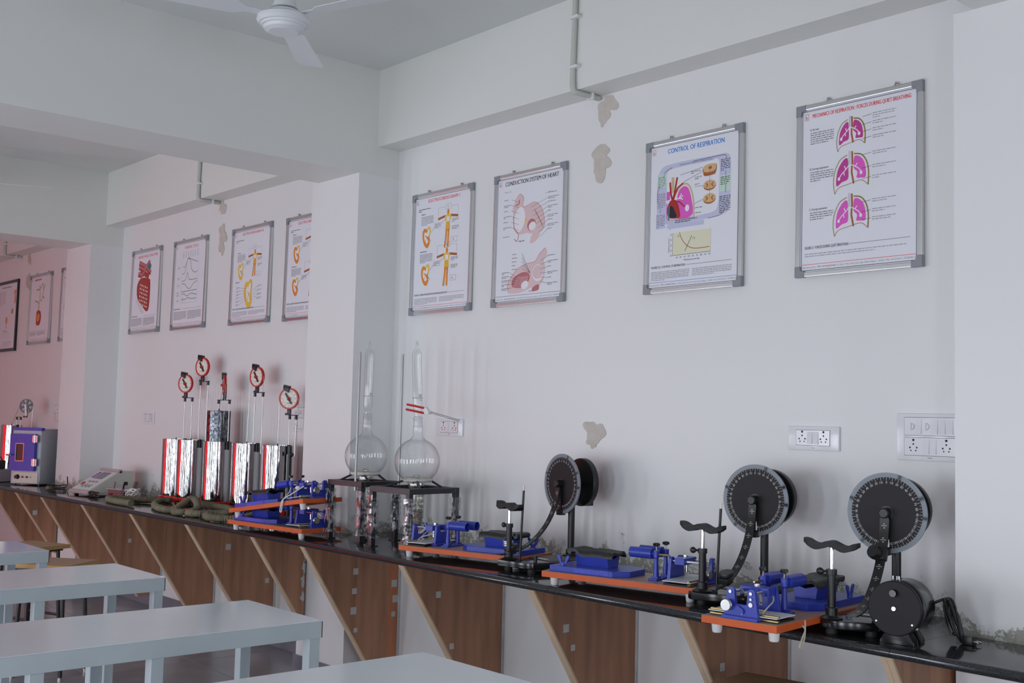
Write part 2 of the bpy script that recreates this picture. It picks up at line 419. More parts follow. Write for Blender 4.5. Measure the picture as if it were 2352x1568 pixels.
class Print:
    """flat printed art on a sheet; coordinates u right, v down as fractions of w x h; mesh plane faces -Y"""
    def __init__(s, w, h, y): s.w, s.h, s.y, s.n = w, h, y, 0; s.v = []; s.f = []; s.c = []
    def P(s, u, v): return ((u - 0.5) * s.w, s.y - s.n * 1.2e-5, (1.0 - v) * s.h)
    def poly(s, pts, col):
        s.n += 1; b = len(s.v); s.v += [s.P(*p) for p in pts]; s.f.append(tuple(range(b, b + len(pts)))); s.c.append(col)
    def rect(s, u0, v0, u1, v1, col): s.poly([(u0, v1), (u1, v1), (u1, v0), (u0, v0)], col)
    def frame(s, u0, v0, u1, v1, t, col):
        tv = t * s.w / s.h
        s.rect(u0, v0, u1, v0 + tv, col); s.rect(u0, v1 - tv, u1, v1, col); s.rect(u0, v0, u0 + t, v1, col); s.rect(u1 - t, v0, u1, v1, col)
    def ell(s, u, v, ru, rv, col, rot=0.0, n=22, a0=0, a1=360):
        k = s.w / s.h; pts = []
        for i in range(n):
            t = R(a0 + (a1 - a0) * i / (n if a1 - a0 == 360 else n - 1)); x, y = ru * math.cos(t), rv / k * math.sin(t)
            c, d = math.cos(R(rot)), math.sin(R(rot)); pts.append((u + x * c - y * d, v + (x * d + y * c) * k))
        s.poly(pts, col)
    def line(s, pts, t, col):
        k = s.w / s.h
        s.n += 1
        for (a, b) in zip(pts, pts[1:]):
            dx, dy = b[0] - a[0], (b[1] - a[1]) / k; L = math.hypot(dx, dy) or 1e-9; nx, ny = -dy / L * t / 2, dx / L * t / 2 * k
            i = len(s.v); s.v += [s.P(a[0] + nx, a[1] + ny), s.P(a[0] - nx, a[1] - ny), s.P(b[0] - nx, b[1] - ny), s.P(b[0] + nx, b[1] + ny)]
            s.f.append((i, i + 1, i + 2, i + 3)); s.c.append(col)
    def curve(s, pts, t, col, n=6, closed=False):
        q = [(p.x, p.y) for p in smooth_path([(a, b, 0) for a, b in pts], n, closed)]
        if closed: q.append(q[0])
        s.line(q, t, col)
    def blob(s, pts, col, n=5):
        s.poly([(p.x, p.y) for p in smooth_path([(a, b, 0) for a, b in pts], n, True)], col)
    def text(s, txt, u, v, hgt, col, width=None, anchor='l', rot=0.0, bold=False):
        vs, fs, wd = text_mesh(txt, bold); s.n += 1
        sy = hgt * s.h / 0.70; sx = sy if width is None else width * s.w / max(wd, 1e-6)
        off = {'l': 0, 'c': -wd * sx / 2, 'r': -wd * sx}[anchor]; b = len(s.v)
        c, d = math.cos(rot), math.sin(rot); o = s.P(u, v)
        for k in range(2 if bold else 1):
            b = len(s.v); e = 0.045 * sy * k
            for x, y in vs:
                X, Y = x * sx + off + e, y * sy
                s.v.append((o[0] + X * c - Y * d, o[1] - 4e-6 * k, o[2] + X * d + Y * c))
            for f in fs: s.f.append(tuple(i + b for i in f)); s.c.append(col)
    def para(s, u0, v0, u1, lines, col, lh=0.011, th=0.0045, rnd=None):
        rnd = rnd or random.Random(int(u0 * 977 + v0 * 3571)); s.n += 1
        for i in range(lines):
            v = v0 + i * lh; u = u0; end = u1 if i < lines - 1 else u0 + (u1 - u0) * rnd.uniform(0.3, 0.8)
            while u < end - 0.006:
                e = min(end, u + rnd.uniform(0.010, 0.040)); b = len(s.v)
                s.v += [s.P(u, v + th), s.P(e, v + th), s.P(e, v), s.P(u, v)]; s.f.append((b, b + 1, b + 2, b + 3)); s.c.append(col); u = e + 0.006
    def build(s, name, parent):
        me = bpy.data.meshes.new(name); me.from_pydata(s.v, [], s.f)
        a = me.color_attributes.new('ink', 'FLOAT_COLOR', 'CORNER')
        i = 0; data = []
        for p in me.polygons:
            c = s.c[p.index]
            for _ in range(p.loop_total): data += [c[0], c[1], c[2], 1.0]
        a.data.foreach_set('color', data)
        me.materials.append(MATS['print']); o = bpy.data.objects.new(name, me); COL.objects.link(o); o.parent = parent
        return o

# ================================================================== the room
ZC, ZB, ZCB = 3.314, 2.888, 2.729           # ceiling, wall beam soffit, cross beam soffit
YB, YC, YK = -0.148, -0.262, -0.647         # wall beam face, column face, worktop front
ZK = 0.7985                                 # worktop top
COLS = [(-13.12, -12.60), (-9.346, -8.837), (-5.533, -5.060), (-1.7075, -1.22), (2.1, 2.59)]

wall_mat('wall_damp', [], ZK, 1.0)
wall_mat('column_damp', [], ZK, 0.85)

m = MB(); m.box((XL, 0.0, -0.1), (XR, 0.2, ZC + 0.1)); wallp = struct(m.build('wall_posters', 'wall_paint', smooth=0))
def bare_patch(x, z, rx, rz, seed):
    rnd = random.Random(seed); n = 40; ph = [rnd.uniform(0, 6.28) for _ in range(6)]; pts = []
    for k in range(n):
        a = 2 * math.pi * k / n; r_ = 1 + sum((0.20, 0.14, 0.10, 0.07, 0.06, 0.05)[q] * math.sin((q + 2) * a + ph[q]) for q in range(6)); pts.append((x + rx * r_ * math.cos(a), z + rz * r_ * math.sin(a)))
    m = MB(); m.prism(pts, -0.0010 - 0.0004 * seed, 0.001, 'y'); m.build('bare_patch', 'bare_mortar', wallp, smooth=0)
for i, q in enumerate([(-3.465, 2.84, 0.05, 0.045), (-3.49, 2.79, 0.03, 0.045), (-3.50, 2.61, 0.06, 0.05), (-3.505, 2.55, 0.045, 0.05), (-3.512, 1.375, 0.055, 0.05), (-3.52, 1.33, 0.03, 0.03), (-7.14, 2.84, 0.045, 0.05), (-7.125, 2.65, 0.055, 0.06), (-7.135, 2.57, 0.035, 0.06), (-11.05, 2.84, 0.04, 0.05), (-11.05, 2.63, 0.045, 0.08)]):
    bare_patch(*q, seed=i + 3)
for (a, b) in [(XL, -9.346), (-8.837, -5.533), (-5.06, -1.7075), (-1.22, 2.1)]:
    m = MB(); m.box((a, -0.0008, ZK), (b, 0.001, ZK + 0.30)); m.build('damp_band', 'wall_damp', wallp, smooth=0)
m = MB(); m.box((XL - 0.2, YW - 0.3, -0.1), (XL, 0.2, ZC + 0.1)); struct(m.build('wall_left', 'white_paint', smooth=0))
m = MB(); prev = YW - 0.3
for y in sorted(WINRIGHT):
    m.box((XR, prev, -0.1), (XR + 0.2, y - WW / 2, ZC + 0.1)); prev = y + WW / 2
    m.box((XR, y - WW / 2, -0.1), (XR + 0.2, y + WW / 2, WZ0)); m.box((XR, y - WW / 2, WZ1), (XR + 0.2, y + WW / 2, ZC + 0.1))
m.box((XR, prev, -0.1), (XR + 0.2, 0.2, ZC + 0.1)); struct(m.build('wall_right', 'white_paint', smooth=0))
m = MB(); m.box((XL, YW - 0.3, ZC), (XR, 0.0, ZC + 0.15)); struct(m.build('ceiling', 'ceiling_paint', smooth=0))
# wall with window openings
m = MB()
xs = sorted(WINX + WINRED); prev = XL
for x in xs:
    hw = (WRED if x in WINRED else WW) / 2
    m.box((prev, YW - 0.2, -0.1), (x - hw, YW, ZC)); prev = x + hw
    m.box((x - hw, YW - 0.2, -0.1), (x + hw, YW, WZ0)); m.box((x - hw, YW - 0.2, WZ1), (x + hw, YW, ZC))
m.box((prev, YW - 0.2, -0.1), (XR, YW, ZC))
struct(m.build('wall_windows', 'white_paint', smooth=0))
for i, x in enumerate(xs):
    m = MB(); t = 0.03; hw = (WRED if x in WINRED else WW) / 2
    for a, b in (((x - hw, WZ0), (x - hw + t, WZ1)), ((x + hw - t, WZ0), (x + hw, WZ1)), ((x - hw, WZ0), (x + hw, WZ0 + t)), ((x - hw, WZ1 - t), (x + hw, WZ1)), ((x - hw, 1.15), (x + hw, 1.18))):
        m.box((a[0], YW - 0.10, a[1]), (b[0], YW - 0.05, b[1]))
    wobj = struct(m.build('window_%d' % (i + 1), 'aluminium', smooth=0))
for x in WINRED:
    m = MB(); A = []; B = []
    n = 60
    for k in range(n + 1):
        xx = x - 0.56 + 1.12 * k / n; yy = YW + 0.10 + 0.035 * math.sin(k * 1.25)
        A.append(m._v((xx, yy, 0.04))); B.append(m._v((xx, yy, 2.2)))
    for k in range(n): m.face([A[k], A[k + 1], B[k + 1], B[k]])
    c = m.build('curtain', 'red_curtain')
    tag(c, 'red curtain over a far window opposite the worktop, %s of three' % {WINRED[0]: 'first', WINRED[1]: 'middle', WINRED[2]: 'last'}[x], 'curtain', 'red curtains')

# columns, wall beams, cross beams
for i, (x0, x1) in enumerate(COLS):
    x0 = max(x0, XL)
    m = MB(); m.box((x0, YC, -0.05), (x1, 0.0, ZCB)); tr = struct(m.build('trim_%d' % (i + 1), 'wall_paint', smooth=0))
    m = MB(); m.box((x0 - 0.0008, YC - 0.0008, ZK), (x1 + 0.0008, 0.0, ZK + 0.22)); m.build('damp_band', 'column_damp', tr, smooth=0)
    m = MB(); m.box((x0 + 0.065, YW, ZCB), (x1, 0.0, ZC)); struct(m.build('trim_%d' % (i + 11), 'white_paint', smooth=0))
for i, (a, b) in enumerate([(COLS[k][1], COLS[k + 1][0] + 0.065) for k in range(4)] + [(COLS[4][1], XR)]):
    m = MB(); m.box((a, YB, ZB), (b, 0.0, ZC)); struct(m.build('trim_%d' % (i + 21), 'white_paint', smooth=0))

# floor: slab, tiles in the part one can see
m = MB(); m.box((XL, YW, -0.1), (XR, 0.0, -0.004)); floor = struct(m.build('floor', 'grout', smooth=0))
T = 0.6
m = MB(); m.box((0.002, 0.002, -0.02), (T - 0.002, T - 0.002, 0.0), bev=0.0012); tile = m.build('tile', 'floor_tile', floor, smooth=0)
first = True
for ix in range(17):
    for iy in range(6):
        o = tile if first else tile.copy()
        if not first: COL.objects.link(o)
        first = False
        o.location = (-10.3 + ix * T, -T * (iy + 1), 0)
m = MB()
for a, b in (((XL, YW), (-10.3, 0)), ((-10.3, YW), (-0.1, -3.6)), ((-0.1, YW), (XR, 0))):
    m.box((a[0], a[1], -0.02), (b[0], b[1], 0.0))
m.build('tiled_area', 'floor_tile', floor, smooth=0)
# skirting
def skirting(name, segs):
    m = MB()
    for a, b in segs: m.box((a[0], a[1], 0.0), (b[0], b[1], 0.098), bev=0.002)
    return struct(m.build(name, 'skirting_tile', smooth=0))
sk = []
for (a, b) in [(COLS[0][1], COLS[1][0]), (COLS[1][1], COLS[2][0]), (COLS[2][1], COLS[3][0])]:
    sk.append(((a + 0.012, -0.012), (b - 0.012, 0.0)))
for (x0, x1) in COLS:
    sk += [((x0 - 0.012, YC - 0.012), (x1 + 0.012, YC)), ((x0 - 0.012, YC), (x0, 0)), ((x1, YC), (x1 + 0.012, 0))]
skirting('baseboard_posters', sk)

# conduits dropping over the wall beams
def conduit(x, label):
    t = thing('conduit', label, 'conduit', (x, 0, 0), group='cable conduits over the wall beams')
    p = [(0.0, YB - 0.013, ZC - 0.002), (0.0, YB - 0.013, ZC - 0.08), (-0.006, YB - 0.013, ZB + 0.10), (-0.002, YB - 0.013, ZB + 0.0), (0.008, YB + 0.012, ZB - 0.013), (0.012, -0.06, ZB - 0.013), (0.012, -0.012, ZB - 0.013)]
    m = MB(); m.tube(smooth_path(p, 6), 0.0125, 10); m.build('pipe', 'conduit', t)
    for z in (ZC - 0.10, ZB + 0.10):
        m = MB(); m.box((-0.022, YB - 0.028, z - 0.006), (0.030, YB, z + 0.006), bev=0.002); m.build('clip', 'white_plastic', t)
    m = MB(); m.box((-0.008, -0.07, ZB - 0.028), (0.030, -0.058, ZB), bev=0.002); m.build('clip', 'white_plastic', t)
conduit(-3.525, 'pale conduit over the beam nearest the camera, above the bare plaster patches')
conduit(-7.19, 'pale conduit over the beam of the middle bay')
conduit(-11.27, 'pale conduit over the beam of the red lit far bay')

# ================================================================== worktop and its brackets
wt = thing('worktop', 'long black granite worktop running along the wall under the posters', 'worktop', (0, 0, 0))
def slab(x0, x1, yb):
    m = MB(); r = 0.015; pr = [(yb, ZK), (yb, ZK - 0.03)] 
    for k in range(9):
        t = -math.pi / 2 - math.pi * k / 8; pr.append((YK + r + r * math.cos(t), ZK - r + r * math.sin(t)))
    m.prism(pr, x0 + 0.0008, x1 - 0.0008, 'x')
    return m.build('slab', 'granite', wt, smooth=50)
for (a, b, y) in [(-12.6, -11.0, 0), (-11.0, -9.346, 0), (-9.346, -8.837, YC), (-8.837, -7.2, 0), (-7.2, -5.533, 0), (-5.533, -5.06, YC), (-5.06, -3.27, 0), (-3.27, -1.7075, 0), (-1.7075, -1.22, YC), (-1.22, 1.2, 0)]:
    slab(a, b, y - 0.001)

BRX = [-12.2, -11.4, -10.6, -9.9, -9.25, -8.679, -7.876, -7.049, -6.254, -5.464, -4.953, -4.11, -3.259, -2.503, -1.745, -0.9]
NAMES = {-9.25: 'brown plywood bracket in front of the far pillar, below the blue oven', -8.679: 'brown plywood bracket below the cream sloping console', -7.876: 'brown plywood bracket just left of the corrugated hoses',
 -7.049: 'brown plywood bracket below the corrugated hoses', -6.254: 'brown plywood bracket with a white sticker, under the rightmost steel cylinders', -5.464: 'peeling brown plywood bracket in front of the middle pillar',
 -4.953: 'brown plywood bracket with columns of tape squares, below the glass flasks', -4.11: 'brown plywood bracket with one tape square, below the board right of the flasks', -3.259: 'brown plywood bracket below the middle blue and orange board',
 -2.503: 'brown plywood bracket under the overhanging blue and orange board', -1.745: 'brown plywood bracket below the black motor drum'}
for x in BRX:
    if not -9.95 < x < -1.0: continue
    lab = NAMES.get(x, 'brown plywood bracket nearest the left edge, under the worktop')
    t = thing('counter_bracket', lab, 'bracket', (x, 0, 0), group='plywood brackets under the worktop')
    yb = YC - 0.013 if any(a - 0.03 < x < b + 0.0 for a, b in COLS) else -0.013
    ZT = ZK - 0.031
    def sl(z): return -0.60 + (ZT - z) / 1.55
    zb = 0.10
    if yb < -0.2: zb = ZT - 1.55 * (0.60 + yb) + 0.0; zb = max(0.10, zb + 0.01)
    poly = [(-0.60, ZT), (yb, ZT), (yb, zb), (min(sl(zb), yb - 0.002), zb)]
    ys = {-4.953: -0.285, -4.11: -0.405, -3.259: -0.375, -2.503: -0.385}.get(x, -0.36 if yb > -0.1 else -0.42); zs = ZT - 1.55 * (0.597 + ys)
    m = MB(); m.prism([(-0.597, ZT), (ys - 0.0008, ZT), (ys - 0.0008, zs)], -0.018, 0.0195, 'x'); m.build('board', 'plywood_face', t, smooth=0)
    m = MB(); m.prism([(ys + 0.0008, ZT), (yb, ZT), (yb, zb), (min(sl(zb) + 0.003, yb - 0.001), zb), (ys + 0.0008, zs)], -0.018, 0.0195, 'x'); m.build('board', 'plywood_face', t, smooth=0)
    # sloping raw edge: two plies of board
    for k, (a, b) in enumerate(((-0.0185, 0.0), (0.001, 0.020))):
        m = MB(); m.prism([(-0.606, ZT), (-0.597, ZT), (min(sl(zb) + 0.004, yb - 0.001), zb), (min(sl(zb) - 0.005, yb - 0.007), zb)], a, b, 'x'); m.build('raw_edge', 'plywood_edge', t, smooth=0)
    if yb > -0.1:
        m = MB(); m.box((-0.010, yb, zb), (0.026, yb + 0.012, ZT)); m.build('plaster_strip', 'plaster', t, smooth=0)
    rnd = random.Random(int(x * 1000))
    if x == -4.953:
        m = MB(); m.box((0.0195, -0.080, zb), (0.0200, -0.016, ZT)); m.build('veneer_strip', 'veneer', t, smooth=0)
    if x == -5.464:
        for k in range(5):
            z = 0.74 - 0.075 * k - rnd.uniform(0, 0.03); y = yb - rnd.uniform(-0.004, 0.012); n_ = 13
            pts = [(min(y + rnd.uniform(0.004, 0.022) * math.cos(2 * math.pi * q / n_), yb), z + rnd.uniform(0.015, 0.045) * math.sin(2 * math.pi * q / n_)) for q in range(n_)]
            m = MB(); m.prism(pts, 0.0195, 0.0203, 'x'); m.build('paint_smear', 'plaster', t, smooth=0)
    spots = {-4.953: [(-0.275, 0.72), (-0.285, 0.62), (-0.29, 0.52), (-0.292, 0.42), (-0.296, 0.32), (-0.03, 0.66), (-0.04, 0.54), (-0.03, 0.46), (-0.04, 0.38)], -4.11: [(-0.40, 0.62), (-0.42, 0.38)],
             -3.259: [(-0.42, 0.60), (-0.38, 0.52), (-0.35, 0.735)], -2.503: [(-0.40, 0.58)], -6.254: [(-0.33, 0.62), (-0.06, 0.4)], -7.876: [(-0.25, 0.5)], -9.25: [(-0.45, 0.6)]}.get(x, [])
    for (y, z) in spots:
        if y < sl(z) + 0.02: y = sl(z) + 0.035
        sz = rnd.uniform(0.011, 0.018); m = MB(); m.box((0.0195, y - sz, z - sz * 1.1), (0.0203, y + sz, z + sz)); m.build('tape_square', 'tape', t, smooth=0)

# ================================================================== posters
INK = dict(k=rgb(40, 40, 46), g=rgb(120, 120, 128), lg=rgb(165, 163, 172), red=rgb(224, 60, 64), blue=rgb(36, 126, 214), pink=rgb(226, 92, 196), dpink=rgb(196, 60, 150), brn=rgb(170, 96, 56), org=rgb(232, 140, 40), yel=rgb(238, 196, 70), dred=rgb(172, 40, 36), skin=rgb(214, 178, 130), paper=(0.80, 0.80, 0.86, 1), hpink=rgb(224, 196, 198), hred=rgb(190, 112, 116), dk=rgb(22, 24, 40), lav=rgb(198, 200, 226), mint=rgb(198, 222, 208), cream=rgb(226, 224, 196), wht=rgb(236, 234, 240), mag=rgb(206, 60, 96), bone=rgb(216, 198, 160), olive=rgb(176, 150, 70), teal=rgb(60, 120, 120))
PW, PH = 0.511, 0.652

def frame_common(p, title, tcol, tw, footer=True, fred='red', th=0.026, tv=0.082):
    p.rect(0.036, 0.028, 0.964, 0.972, INK['paper'])
    p.frame(0.045, 0.035, 0.955, 0.965, 0.004, INK['dk'])
    p.frame(0.062, 0.052, 0.098, 0.088, 0.003, INK['red'] if tcol != 'k' else INK['mag']); p.text('b', 0.080, 0.082, 0.020, INK['k'], anchor='c')
    p.text(title, 0.52, tv, th, INK[tcol], tw, 'c', bold=True)
    if fred: p.line([(0.045, 0.930), (0.955, 0.930)], 0.0035, INK[fred])
    p.text('Manufactured by :-', 0.055, 0.951, 0.0095, INK['g'], 0.125)
    p.text('bio enterprises', 0.185, 0.951, 0.0125, INK['k'], 0.15)
    p.text('16, Saket Vihar Sasni Gate Agra Road, Aligarh - 202001 Mob. 9412272617, 7535820011', 0.345, 0.951, 0.0095, INK['g'], 0.595)
def caption(p, s, v=0.845, rest=True, wd=0.42):
    p.text(s, 0.075, v, 0.0145, INK['k'], wd); p.line([(0.09 + wd, v - 0.006), (0.90, v - 0.006)], 0.003, INK['g'])
def lungs(p, u, v, w, h, c1, c2):
    X = lambda a: u + a * w; Y = lambda b: v + b * h
    rib = [(0.06, 1.0), (0.02, 0.72), (0.06, 0.42), (0.20, 0.16), (0.40, 0.06)]
    p.curve([(X(a), Y(b)) for a, b in rib], 0.009, INK['bone']); p.curve([(X(a) - .003, Y(b)) for a, b in rib], 0.003, INK['k'])
    rib2 = [(0.58, 0.05), (0.78, 0.10), (0.92, 0.28), (0.98, 0.55), (0.97, 0.88)]
    p.curve([(X(a), Y(b)) for a, b in rib2], 0.010, INK['olive']); p.curve([(X(a) + .004, Y(b)) for a, b in rib2], 0.003, INK['k'])
    p.curve([(X(0.06), Y(1.0)), (X(0.16), Y(0.86)), (X(0.42), Y(0.80)), (X(0.78), Y(0.74)), (X(0.97), Y(0.88))], 0.004, INK['brn'])
    p.blob([(X(0.10), Y(0.80)), (X(0.12), Y(0.45)), (X(0.26), Y(0.20)), (X(0.40), Y(0.14)), (X(0.43), Y(0.40)), (X(0.42), Y(0.66)), (X(0.26), Y(0.72))], INK[c1])
    p.blob([(X(0.60), Y(0.12)), (X(0.76), Y(0.16)), (X(0.88), Y(0.34)), (X(0.91), Y(0.66)), (X(0.78), Y(0.68)), (X(0.66), Y(0.66)), (X(0.68), Y(0.52)), (X(0.58), Y(0.40))], INK[c2])
    p.line([(X(0.53), Y(-0.02)), (X(0.54), Y(0.26)), (X(0.52), Y(0.5)), (X(0.58), Y(0.80))], 0.014, INK['brn'])
    p.line([(X(0.46), Y(-0.04)), (X(0.46), Y(0.30))], 0.012, INK['wht']); p.line([(X(0.445), Y(-0.04)), (X(0.445), Y(0.30))], 0.002, INK['k']); p.line([(X(0.475), Y(-0.04)), (X(0.475), Y(0.30))], 0.002, INK['k'])
    for b in ([(0.46, 0.30), (0.36, 0.42), (0.24, 0.52), (0.17, 0.62)], [(0.36, 0.42), (0.32, 0.32)], [(0.30, 0.47), (0.32, 0.56)], [(0.46, 0.30), (0.60, 0.36), (0.72, 0.44), (0.78, 0.53)], [(0.62, 0.37), (0.68, 0.30)]):
        p.line([(X(a), Y(c)) for a, c in b], 0.007, INK['wht'])
    p.ell(X(0.17), Y(0.63), 0.010, 0.010, INK['wht']); p.ell(X(0.78), Y(0.55), 0.011, 0.011, INK['wht'])
def body_fig(p, u, v, h):
    s = h; k = PW / PH
    p.line([(u - 0.165, v + .205 * s), (u - .06, v + .155 * s), (u + .06, v + .155 * s), (u + 0.165, v + .195 * s)], 0.024, INK['brn'])
    p.ell(u, v + 0.05 * s, 0.018, 0.024, INK['org'])
    p.blob([(u - .05, v + .14 * s), (u + .05, v + .14 * s), (u + .032, v + .34 * s), (u + .036, v + .52 * s), (u - .036, v + .52 * s), (u - .032, v + .34 * s)], INK['yel'])
    p.rect(u - 0.026, v + 0.17 * s, u + 0.026, v + 0.30 * s, INK['wht'])
    p.line([(u - .018, v + .50 * s), (u - .026, v + .74 * s), (u - .042, v + 1.0 * s)], 0.026, INK['org']); p.line([(u + .016, v + .50 * s), (u + .012, v + .74 * s), (u + .012, v + 1.0 * s)], 0.026, INK['org'])
    for q in range(5): p.line([(u - .03, v + (.36 + q * .05) * s), (u + .03, v + (.355 + q * .05) * s)], 0.004, INK['brn'])
def heart_fig(p, u, v, h, body='org'):
    p.ell(u + 0.02, v - 0.16 * h, 0.20 * h * 1.2, 0.30 * h * 1.2, INK['yel'], 12)
    p.ell(u - 0.015, v + 0.10 * h, 0.30 * h * 1.2, 0.46 * h * 1.2, INK[body], -18)
    p.ell(u + 0.02, v - 0.16 * h, 0.10 * h * 1.2, 0.18 * h * 1.2, INK['wht'], 12)
    p.ell(u - 0.012, v + 0.08 * h, 0.16 * h * 1.2, 0.27 * h * 1.2, INK['wht'], -18)
    p.line([(u - 0.03, v - 0.06 * h), (u + 0.01, v + 0.10 * h), (u + 0.05, v + 0.40 * h)], 0.012, INK[body])
    p.line([(u + 0.01, v + 0.02 * h), (u - 0.03, v + 0.34 * h)], 0.004, INK['dred']); p.line([(u, v), (u + 0.07, v + 0.30 * h)], 0.004, INK['dred'])
def ecg_poster(p, num, kind):
    frame_common(p, 'ELECTROCARDIOGRAM: ' + num, 'red', 0.52)
    p.para(0.10, 0.128, 0.46, 1, INK['k'], th=0.006); p.para(0.10, 0.143, 0.25, 1, INK['k'], th=0.006)
    rows = [(0.175, 0.30), (0.485, 0.30)] if kind != 'III' else [(0.26, 0.26)]
    for v, h in rows:
        p.para(0.15, v - 0.003, 0.34, 1, INK['k'], th=0.006)
        p.para(0.15, v + 0.02, 0.36, 7, INK['g'])
        body_fig(p, 0.60, v, h); p.frame(0.555, v - 0.052, 0.645, v - 0.010, 0.002, INK['g']); p.line([(0.58, v - .03), (0.595, v - .04), (0.60, v - .02)], 0.003, INK['k'])
        p.line([(0.44, v + .045), (0.44, v - 0.03), (0.555, v - 0.03)], 0.0018, INK['g']); p.line([(0.645, v - 0.03), (0.76, v - 0.03), (0.76, v + .035)], 0.0018, INK['g'])
        p.frame(0.66, v + 0.22, 0.76, v + 0.262, 0.002, INK['g']); p.line([(0.69, v + .25), (0.70, v + .235), (0.71, v + .25)], 0.003, INK['k'])
        p.para(0.67, v + 0.075, 0.78, 3, INK['g']); p.para(0.67, v + 0.135, 0.78, 3, INK['g']); p.frame(0.38, v + 0.09, 0.49, v + 0.13, 0.002, INK['g']); p.para(0.39, v + 0.098, 0.48, 3, INK['g'])
        p.line([(0.32, v + .16), (0.38, v + .12)], 0.002, INK['k']); p.line([(0.49, v + .095), (0.57, v + .07)], 0.002, INK['k'])
        heart_fig(p, 0.255, v + 0.185, 0.155, 'org' if kind != 'III' else 'yel')
    if kind == 'III':
        p.para(0.13, 0.560, 0.38, 1, INK['k'], th=0.006)
        heart_fig(p, 0.48, 0.68, 0.26, 'yel')
        for q in range(6): p.line([(0.22 + .02 * (q % 2), 0.62 + .035 * q), (0.42, 0.64 + .022 * q)], 0.002, INK['k']); p.para(0.16, 0.615 + .035 * q, 0.24, 2, INK['g'])
        for q in range(4): p.line([(0.60, 0.66 + .02 * q), (0.70, 0.63 + .04 * q)], 0.002, INK['k']); p.para(0.70, 0.62 + .04 * q, 0.80, 2, INK['g'])
    caption(p, 'FIGURE 4.6  CARDIAC DEPOLARIZATION AND REPOLARIZATION PART ' + num, 0.845, wd=0.56)
    p.para(0.075, 0.868, 0.46, 5, INK['lg']); p.para(0.50, 0.868, 0.90, 4, INK['lg'])
def conduction(p):
    frame_common(p, 'CONDUCTION SYSTEM OF HEART', 'k', 0.74, fred=None, th=0.032, tv=0.090)
    p.line([(0.045, 0.925), (0.955, 0.925)], 0.003, INK['dk'])
    p.text('Plate 1-12', 0.15, 0.142, 0.011, INK['g'], 0.085)
    # right side view
    p.blob([(0.30, 0.22), (0.36, 0.17), (0.42, 0.20), (0.42, 0.27), (0.58, 0.25), (0.68, 0.31), (0.72, 0.42), (0.68, 0.47), (0.60, 0.49), (0.52, 0.47), (0.36, 0.47), (0.29, 0.42), (0.28, 0.33), (0.27, 0.27)], INK['hpink'])
    p.ell(0.37, 0.36, 0.075, 0.095, INK['wht'], 10); p.ell(0.55, 0.42, 0.085, 0.06, INK['hpink'], -20); p.ell(0.54, 0.415, 0.06, 0.045, INK['hred'], -20); p.ell(0.55, 0.425, 0.05, 0.032, INK['wht'], -20)
    for q in range(7): p.line([(0.58 + .016 * q, 0.30 + .018 * q), (0.60 + .016 * q, 0.335 + .018 * q)], 0.006, INK['hred'])
    p.curve([(0.30, 0.22), (0.36, 0.17), (0.42, 0.20), (0.42, 0.27), (0.58, 0.25), (0.68, 0.31), (0.72, 0.42), (0.68, 0.47)], 0.004, INK['hred']); p.ell(0.46, 0.375, 0.016, 0.012, INK['yel']); p.line([(0.31, .25), (0.36, .24), (0.36, .21)], 0.012, INK['hred'])
    p.blob([(0.54, 0.50), (0.60, 0.47), (0.66, 0.49), (0.60, 0.54), (0.53, 0.55)], INK['hpink']); p.curve([(0.28, 0.33), (0.30, 0.42), (0.36, 0.47), (0.34, 0.52), (0.30, 0.50)], 0.008, INK['hred'])
    for q in range(9):
        v = 0.20 + 0.033 * q; p.line([(0.72, v), (0.80, v - 0.012)] if q < 1 else [(0.50 + .02 * q, v + .05), (0.76, v)], 0.0022, INK['k']); p.para(0.76, v - 0.005, 0.90, 1 + q % 2, INK['g'])
    for q in range(6):
        v = 0.20 + 0.042 * q; p.line([(0.25, v), (0.36, v + 0.03)], 0.0022, INK['k']); p.para(0.14, v - 0.005, 0.25, 1 + q % 2, INK['g'])
    p.para(0.14, 0.475, 0.27, 1, INK['g']); p.text('Right side', 0.37, 0.528, 0.0105, INK['k'], 0.075)
    # left side view
    p.blob([(0.66, 0.64), (0.74, 0.60), (0.76, 0.65), (0.72, 0.69), (0.74, 0.74), (0.72, 0.83), (0.66, 0.87), (0.56, 0.88), (0.38, 0.91), (0.24, 0.90), (0.23, 0.83), (0.34, 0.74), (0.48, 0.70), (0.60, 0.69)], INK['hpink'])
    p.blob([(0.30, 0.86), (0.30, 0.80), (0.42, 0.76), (0.52, 0.77), (0.53, 0.82), (0.44, 0.87)], INK['hred']); p.ell(0.645, 0.775, 0.075, 0.062, INK['wht'], -10); p.ell(0.645, 0.77, 0.07, 0.05, INK['hpink'], -10)
    for q in range(8): p.line([(0.31 + .025 * q, 0.865), (0.37 + .02 * q, 0.79)], 0.004, INK['wht'])
    p.ell(0.47, 0.855, 0.05, 0.03, INK['wht'], -20); p.curve([(0.24, 0.90), (0.23, 0.83), (0.34, 0.74), (0.48, 0.70), (0.60, 0.69), (0.66, 0.64), (0.74, 0.60)], 0.004, INK['hred'])
    p.blob([(0.58, 0.88), (0.66, 0.86), (0.66, 0.90), (0.58, 0.905)], INK['hred'])
    for q in range(5): p.line([(0.42, 0.62 + .028 * q), (0.54, 0.77)], 0.0022, INK['k']); p.para(0.28, 0.615 + .028 * q, 0.42, 1, INK['g'])
    for q in range(5): p.line([(0.25, 0.75 + .03 * q), (0.40, 0.81 + .01 * q)], 0.0022, INK['k']); p.para(0.14, 0.745 + .03 * q, 0.25, 2, INK['g'])
    for q in range(6): p.line([(0.68, 0.69 + .03 * q), (0.78, 0.66 + .04 * q)], 0.0022, INK['k']); p.para(0.78, 0.655 + .04 * q, 0.91, 1 + q % 2, INK['g'])
